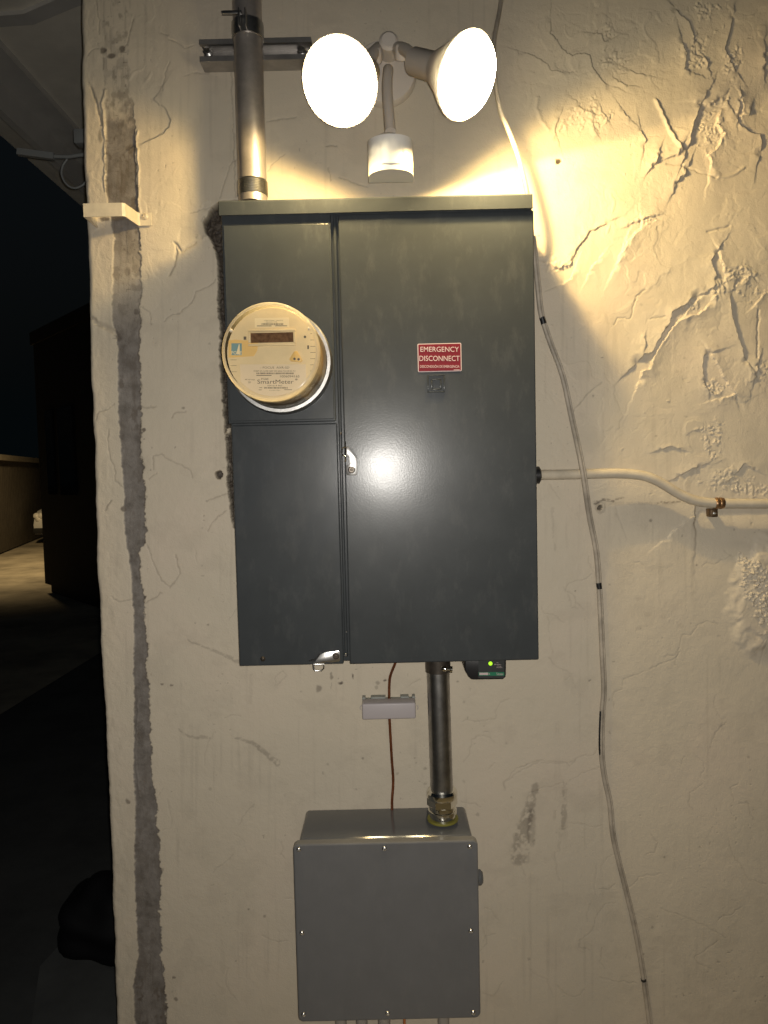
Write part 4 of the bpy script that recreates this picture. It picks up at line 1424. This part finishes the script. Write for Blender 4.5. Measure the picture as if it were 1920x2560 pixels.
# ------------------------------------------------------------------ junction box
jb = thing("junction_box", "square grey metal junction box with a screwed lid below the conduit", "junction box", P(965, 2480, 0))
yL = -.140
bm = bmesh.new()
bx = [P(748, 2096, -.118).x, P(1181, 2088, -.118).x]
bzt = P(965, 2090, -.118).z
bzb = P(968, 2540, -.118).z
box(bm, bx[0], bx[1], -.1225, 0.004, bzb, bzt, .009, 4)
build("box_body", bm, M['box'], jb, 12)
lx0, lx1 = P(738, 2300, yL).x, P(1198, 2300, yL).x
lz1, lz0 = P(965, 2106, yL).z, P(970, 2551, yL).z
bm = bmesh.new()
b = bmesh.new()
bmesh.ops.create_cube(b, size=1.0)
for v in b.verts:
    v.co = Vector((lx0 + (v.co.x + .5) * (lx1 - lx0), -.140 + (v.co.y + .5) * .0172, lz0 + (v.co.z + .5) * (lz1 - lz0)))
ver = [e for e in b.edges if abs(e.verts[0].co.x - e.verts[1].co.x) < 1e-5 and abs(e.verts[0].co.z - e.verts[1].co.z) < 1e-5]
bmesh.ops.bevel(b, geom=ver, offset=.011, segments=5, profile=.5, affect='EDGES')
fe = [e for e in b.edges if all(abs(v.co.y + .140) < 1e-4 for v in e.verts)]
bmesh.ops.bevel(b, geom=fe, offset=.0035, segments=3, profile=.5, affect='EDGES')
add_bm(bm, b)
lid = build("lid", bm, M['box_lid'], jb, 12)
for px, py in ((747, 2123), (961, 2121), (1174, 2116), (755, 2332), (1177, 2327), (759, 2536 - 0), (969, 2533), (1183, 2531)):
    if py > 2500:
        py = {2536: 2536, 2533: 2533, 2531: 2531}[py]
    screw_head("lid_screw", P(px, py, yL - .0002) if py < 2500 else P(px, py, yL - .0002), .0046, M['steel'], lid)
bm = bmesh.new()
kc = P(1192, 2197, -.075)
kl = P(1208, 2197, -.07).x - bx[1]
lathe(bm, [(.012, -.01), (.012, kl - .012), (.015, kl - .011), (.015, kl - .005), (.011, kl - .001), (0, kl)], Vector((bx[1], -.07, kc.z)), (1, 0, 0), 28)
build("knockout_plug", bm, M['box'], jb)
# stubs of conduit under the box
for k, (px, hw, lab_) in enumerate(((852, 15, "leftmost grey conduit stub leaving the underside of the junction box"), (904, 15, "second grey conduit stub from the left under the junction box"),
                                    (960, 16, "third conduit stub from the left under the junction box, beside the orange wire"), (1108, 15, "rightmost grey conduit stub leaving the underside of the junction box"))):
    p = P(px, 2530, -.05)
    r = hw * 1.45 / 1850
    bm = bmesh.new()
    lathe(bm, [(r, 0), (r, p.z + .3)], Vector((p.x, -.055, bzb + .002)), (0, 0, -1), 28)
    lathe(bm, [(r * 1.25, -.001), (r * 1.25, .012), (r, .013)], Vector((p.x, -.055, bzb + .002)), (0, 0, -1), 28)
    o = build("conduit_stub", bm, M['stub'], None)
    tag(o, lab_, "conduit", "conduits under the junction box")
bm = bmesh.new()
p = P(1010, 2540, -.05)
tube(bm, [Vector((p.x, -.05, bzb + .01)), Vector((p.x + .001, -.05, p.z - .03)), Vector((p.x + .004, -.045, .1))], .0026, 8)
o = build("orange_wire", bm, M['orange'], None)
tag(o, "orange wire leaving the underside of the junction box", "wire")

# ------------------------------------------------------------------ cables on the right
hc = thing("painted_cable", "thick cream painted cable leaving the cabinet's right side and bending down", "cable", P(1345, 1188, 0))
bm = bmesh.new()
tube(bm, spline([P(1335, 1188, -.050), P(1362, 1187, -.047), P(1430, 1186, -.036), P(1500, 1184, -.030), P(1560, 1184, -.028), P(1610, 1190, -.027), P(1650, 1206, -.026), P(1700, 1236, -.024),
                 P(1740, 1252, -.022), P(1790, 1258, -.021), P(1860, 1259, -.021), P(1960, 1259, -.021), P(2150, 1258, -.021), P(2600, 1258, -.021)], 8), .0098, 16)
build("cable_jacket", bm, M['cable_white'], hc)
bm = bmesh.new()
c = Vector((xr - .001, P(1340, 1188, -.05).y, P(1340, 1188, -.05).z))
lc = P(1351, 1188, -.05).x - c.x
lathe(bm, [(.0145, 0), (.0145, lc - .013), (.0170, lc - .011), (.0170, lc - .003), (.0125, lc), (.0105, lc + .0005)], c, (1, 0, 0), 24)
build("cable_connector", bm, M['black'], hc)
cs = thing("cable_strap", "small copper strap with a screw tab holding the painted cable", "strap", P(1795, 1262, 0))
bm = bmesh.new()
c1 = P(1796, 1258, -.021)
for dx_ in (-.0055, .0025):
    lathe(bm, [(.0112, dx_ - .003), (.0118, dx_ - .002), (.0118, dx_ + .002), (.0112, dx_ + .003)], c1 + Vector((.0015, 0, 0)), (1, 0, -.01), 24, False, False)
lathe(bm, [(.0106, -.010), (.0110, -.0095), (.0110, .008), (.0106, .0085)], c1 + Vector((.0015, 0, 0)), (1, 0, -.01), 24, False, False)
build("saddle", bm, M['strap_copper'], cs)
bm = bmesh.new()
a, b = P(1776, 1293, -.012), P(1795, 1272, -.012)
box(bm, a.x, b.x, -.013, .012, a.z, b.z, .002)
build("screw_tab", bm, M['rust'], cs)
screw_head("screw", P(1785.5, 1283, -.013), .0038, M['steel'], cs)

tw = thing("thin_cable", "thin weathered cable hanging loosely down the wall right of the cabinet", "cable", P(1623, 2560, 0))
wp = [(1258, -60, -.012), (1250, 20, -.02), (1236, 100, -.06), (1236, 160, -.085), (1240, 217, -.100), (1247, 255, -.104), (1253, 284, -.104), (1268, 318, -.104), (1285, 362, -.102), (1299, 405, -.098), (1314, 463, -.090),
      (1323, 520, -.076), (1330, 590, -.054), (1336, 646, -.036), (1343, 710, -.030), (1349, 769, -.024), (1356, 801, -.020), (1375, 859, -.014), (1405, 941, -.012), (1427, 1042, -.016), (1449, 1143, -.040), (1461, 1214, -.042), (1472, 1290, -.022),
      (1489, 1379, -.012), (1496, 1465, -.010), (1500, 1536, -.010), (1504, 1630, -.010), (1508, 1723, -.010), (1504, 1783, -.012), (1502, 1873, -.012), (1509, 1940, -.010), (1523, 2008, -.010),
      (1532, 2095, -.010), (1560, 2212, -.010), (1584, 2312, -.010), (1604, 2421, -.010), (1623, 2560, -.010), (1640, 2700, -.010), (1660, 2900, -.010), (1675, 3180, -.010)]
path = spline([P(a, b, c) for a, b, c in wp], 5)
bm = bmesh.new()
tube(bm, path, .0042, 12)
d_off = [p + Vector((.0052, -.0006, 0)) for p in path[60:]]
tube(bm, d_off, .0022, 8)
build("cable_pair", bm, M['cable_grey'], tw)
for (a, b), (c, d_) in (((1353.5, 793), (1358, 810)), ((1495, 1457), (1497, 1472)), ((1607, 2447), (1607.8, 2452))):
    y = -.020 if b < 1000 else -.010
    bm = bmesh.new()
    tube(bm, [P(a, b, y) + Vector((.0012, 0, 0)), P(c, d_, y) + Vector((.0012, 0, 0))], .0056, 12)
    build("tape_band", bm, M['black'], tw)
bm = bmesh.new()
tube(bm, spline([P(1501, 1778, -.0145), P(1499, 1830, -.0150), P(1499, 1876, -.0145), P(1501, 1890, -.012)], 5), .0019, 8)
build("dark_strand", bm, M['black'], tw)

# ------------------------------------------------------------------ eave behind the wall corner
ev = thing("roof_eave", "dim white painted roof eave with a sloping fascia board behind the wall corner", "eave", (-1.0, .9, 2.7))
def ratio(px, py):           # a line running straight back: x and height per metre of depth
    r = ray(px, py)
    return r.x / r.y, r.z / r.y
zb1 = 1.20
def back_edge(px, py, h):    # x of the receding line through (px, py) that lies h above the camera
    a, b = ratio(px, py)
    return a / b * h
h_bot = 1.20
x_f = back_edge(0, 272, h_bot)
a, b = ratio(0, 203); h_mid = b / a * x_f
a, b = ratio(0, 116); x_in = a / b * h_mid
y0e, y1e = 0.12, 3.6
zc0 = CAM.z
bm = bmesh.new()
box(bm, x_f - .03, x_f, y0e, y1e, zc0 + h_bot, zc0 + h_mid + .02)
build("fascia_board", bm, M['fascia'], ev)
bm = bmesh.new()
box(bm, x_f + .0005, x_in, y0e, y1e, zc0 + h_mid, zc0 + h_mid + .03)
build("rafter", bm, M['fascia'], ev)
bm = bmesh.new()
box(bm, x_in + .0005, -.60, y0e, y1e, zc0 + h_mid + .022, zc0 + h_mid + .05)
box(bm, x_f - .25, -.5, y0e - .02, y1e + .1, zc0 + h_mid + .051, zc0 + h_mid + .13)
build("soffit", bm, M['soffit'], ev)
# cranked trim board under the soffit
zs_ = zc0 + h_mid + .0215
tr_px = [(-30, 42), (58, 35), (139, 0), (200, -28), (215, 10), (192, 17), (84, 62), (-30, 70)]
bm = bmesh.new()
top = [G(a, b, zs_ - .012) for a, b in tr_px]
hull_solid(bm, [tuple(p) for p in top], [(p.x, p.y, zs_) for p in top])
build("trim_board", bm, M['fascia'], ev)

# stick-shaped fixture under the eave
sf = thing("stick_fixture", "slim pale stick-shaped fixture with a looped cable poking out from the corner", "fixture", P(205, 388, .55))
yy = .60
bm = bmesh.new()
def boxalong(bm, p, q, w, h):
    d, u, v = frame_of(q - p)
    ra = [p + u * sx * w + v * sz * h for sx, sz in ((-1, -1), (1, -1), (1, 1), (-1, 1))]
    rb = [x + (q - p) for x in ra]
    hull_solid(bm, ra, rb)
boxalong(bm, P(45, 380, yy), P(136, 392, yy), .008, .0085)
build("body", bm, M['stick'], sf)
bm = bmesh.new()
tube(bm, [P(136, 391, yy), P(172, 392, yy), P(205, 387, yy), P(225, 384, yy)], .0055, 10)
build("stem", bm, M['stick'], sf)
bm = bmesh.new()
tube(bm, spline([P(168, 398, yy), P(157, 415, yy), P(154, 435, yy), P(162, 455, yy), P(175, 467, yy), P(190, 470, yy), P(206, 463, yy), P(216, 452, yy)], 6), .0032, 10)
build("cable_loop", bm, M['stick'], sf)
bm = bmesh.new()
p, q = P(188, 361, yy), P(222, 325, yy)
box(bm, p.x, q.x, yy - .01, yy + .03, p.z, q.z, .002)
build("mount_box", bm, M['stick'], sf)

# ------------------------------------------------------------------ ground and what stands in the dark on the left
def sheet(name, pts, m, z):
    bm = bmesh.new()
    bm.faces.new([bm.verts.new((a, b, z)) for a, b in pts])
    o = build(name, bm, m, None, 0)
    o["kind"] = "structure"
    return o
sheet("ground", [(-120, -60), (120, -60), (120, 160), (-120, 160)], M['ground'], 0.0)
sheet("driveway", [(-16, 2.5), (-2.4, 2.5), (-1.9, 30), (-16, 30)], M['driveway'], 0.004)
sheet("bounce_paving", [(-.7, -6), (6, -6), (6, .04), (-.7, .04)], M['bounce_paving'], 0.006)  # unseen ground in front, added pale to bounce lamp light onto the wall
s0 = [G(a, b) for a, b in ((100, 2420), (150, 2366), (330, 2455), (330, 2700), (60, 2700))]
sheet("concrete_pad", [(p.x, p.y) for p in s0], M['slab'], 0.006)

# dark neighbouring building
g0, g1 = G(114, 1482), G(262, 1532)
bd = thing("dark_building", "unlit dark building just beyond the wall corner", "building", (g0.x, g0.y, 0))
d_ = (g1 - g0).normalized()
e_ = g1 + d_ * 1.5
nb = Vector((-d_.y, d_.x, 0))
if nb.y < 0: nb = -nb
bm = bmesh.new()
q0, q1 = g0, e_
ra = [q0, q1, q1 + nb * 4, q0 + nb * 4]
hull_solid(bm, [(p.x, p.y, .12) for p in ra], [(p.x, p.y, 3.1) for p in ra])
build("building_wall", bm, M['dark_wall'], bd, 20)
bm = bmesh.new()
off = nb * .06 + d_ * .04
ra2 = [p + off for p in (q0, q1)] + [q1 + nb * 3.9, q0 + nb * 3.9]
hull_solid(bm, [(p.x, p.y, 0.0) for p in ra2], [(p.x, p.y, .121) for p in ra2])
build("plinth", bm, M['black_gap'], bd, 20)
bm = bmesh.new()
ra3 = [q0 - nb * .03 - d_ * .03, q1 - nb * .03, q1 + nb * 4.03, q0 + nb * 4.03 - d_ * .03]
hull_solid(bm, [(p.x, p.y, 3.1) for p in ra3], [(p.x, p.y, 3.25) for p in ra3])
build("flat_roof", bm, M['dark_wall'], bd, 20)
bm = bmesh.new()
for t0, t1 in ((.36, .62), (.80, 1.30)):
    a, b = q0 + d_ * t0 - nb * .02, q0 + d_ * t1 - nb * .02
    hull_solid(bm, [(a.x, a.y, 1.25), (b.x, b.y, 1.25), (b.x, b.y, 2.25), (a.x, a.y, 2.25)], [((a + nb * .03).x, (a + nb * .03).y, 1.25), ((b + nb * .03).x, (b + nb * .03).y, 1.25), ((b + nb * .03).x, (b + nb * .03).y, 2.25), ((a + nb * .03).x, (a + nb * .03).y, 2.25)])
build("window", bm, M['car_glass'], bd, 0)

# board fence
f0, f1 = G(-60, 1412), G(112, 1341)
fd = (f1 - f0).normalized()
f2 = f1 + fd * 2.5
fn = Vector((-fd.y, fd.x, 0))
fe_ = thing("board_fence", "weathered timber board fence with a pale cap rail along the lit driveway", "fence", (f0.x, f0.y, 0))
bm = bmesh.new()
Lf = (f2 - f0).length
t = 0
FH = 1.90
while t < Lf:
    w_ = .145
    p0, p1 = f0 + fd * t, f0 + fd * (t + w_ - .008)
    th = fn * .02
    hull_solid(bm, [(p0.x, p0.y, .03), (p1.x, p1.y, .03), (p1.x, p1.y, FH - .08), (p0.x, p0.y, FH - .08)],
               [((p0 + th).x, (p0 + th).y, .03), ((p1 + th).x, (p1 + th).y, .03), ((p1 + th).x, (p1 + th).y, FH - .08), ((p0 + th).x, (p0 + th).y, FH - .08)])
    t += w_
build("boards", bm, M['fence'], fe_, 0)
bm = bmesh.new()
boxalong(bm, Vector((f0.x, f0.y, FH - .03)), Vector((f2.x, f2.y, FH - .03)), .06, .055)
build("cap_rail", bm, mat('pale_rail', (.30, .26, .19), .75, var=.2, vscale=6), fe_)
t = .3
while t < Lf:
    p = f0 + fd * t + fn * .08
    bm = bmesh.new()
    boxalong(bm, Vector((p.x, p.y, 0)), Vector((p.x, p.y, FH - .08)), .045, .045)
    build("fence_post", bm, M['fence'], fe_)
    t += 2.2

# parked white car, front corner showing
cp = G(86, 1364)
carx0, cary = cp.x - .17, cp.y + .25
car = thing("parked_car", "white car parked on the driveway, its front corner showing past the dark building", "car", (carx0 + .9, cary + 2, 0))
bm = bmesh.new()
prof = [(0, .22), (-.04, .42), (0.02, .60), (.18, .72), (1.05, .88), (1.75, 1.36), (2.3, 1.45), (3.3, 1.40), (4.0, .98), (4.35, .90), (4.42, .5), (4.36, .24)]
rings = []
for s, ins in ((0, .16), (.06, .03), (.3, 0), (1.5, 0), (1.74, .03), (1.8, .16)):
    rings.append([bm.verts.new((carx0 + s, cary + (y + ins if y < 2 else y - ins), z - (ins * .6 if z > 1.0 else 0))) for y, z in prof])
for a, b in zip(rings, rings[1:]):
    for k in range(len(prof)):
        k2 = (k + 1) % len(prof)
        bm.faces.new((a[k], a[k2], b[k2], b[k]))
bm.faces.new(rings[0]); bm.faces.new(rings[-1])
build("car_body", bm, M['car'], car, 50)
bm = bmesh.new()
for pts in ([(.10, 1.10, .93), (1.70, 1.10, .93), (1.60, 1.76, 1.36), (.20, 1.76, 1.36)],):
    up = Vector((0, -.03, .03))
    a = [Vector((carx0 + x, cary + y, z)) for x, y, z in pts]
    hull_solid(bm, [p + up for p in a], a)
build("windscreen", bm, M['car_glass'], car, 0)
for sx in (.16, 1.64):
    bm = bmesh.new()
    for ox, oz in ((-.05, .60), (.05, .60), (0, .53)):
        lathe(bm, [(.07, 0), (.07, .04), (.045, .07), (0, .08)], Vector((carx0 + sx + ox, cary + .06, oz + .02)), (0, -1, .1), 16)
    build("headlight", bm, M['headlight'], car)
bm = bmesh.new()
box(bm, carx0 + .06, carx0 + 1.74, cary - .07, cary + .02, .24, .36, .03)
build("bumper", bm, M['rubber'], car)
bm = bmesh.new()
box(bm, carx0 + .45, carx0 + 1.35, cary - .055, cary + .02, .42, .56, .02)
build("grille", bm, M['black'], car)
for sx in (-.01, 1.61):
    for sy in (.85, 3.45):
        bm = bmesh.new()
        lathe(bm, [(.22, 0), (.31, .01), (.325, .05), (.325, .15), (.31, .19), (.22, .2)], Vector((carx0 + sx, cary + sy, .325)), (1, 0, 0), 28)
        wh = build("wheel", bm, M['rubber'], car)
        bm = bmesh.new()
        lathe(bm, [(.20, -.004), (.20, .204)], Vector((carx0 + sx, cary + sy, .325)), (1, 0, 0), 20)
        build("rim", bm, M['steel'], wh)

# black bag slumped on the ground by the wall corner
bc = G(228, 2425)
bm = bmesh.new()
bmesh.ops.create_icosphere(bm, subdivisions=4, radius=1.0)
for v in bm.verts:
    p = v.co.copy()
    k = 1 + .10 * math.sin(5 * p.x + 2) * math.cos(4 * p.y) + .07 * math.sin(9 * p.z + 3 * p.x)
    if p.z > .55:
        k *= 1 - .25 * (p.z - .55)
    v.co = Vector((bc.x + .02 + p.x * .13 * k, bc.y + .08 + p.y * .13 * k, max(.008, .115 + p.z * .13 * k)))
o = build("rubbish_bag", bm, M['bag'], None, 60)
tag(o, "black rounded rubbish bag slumped in the dark below the wall corner", "bag")
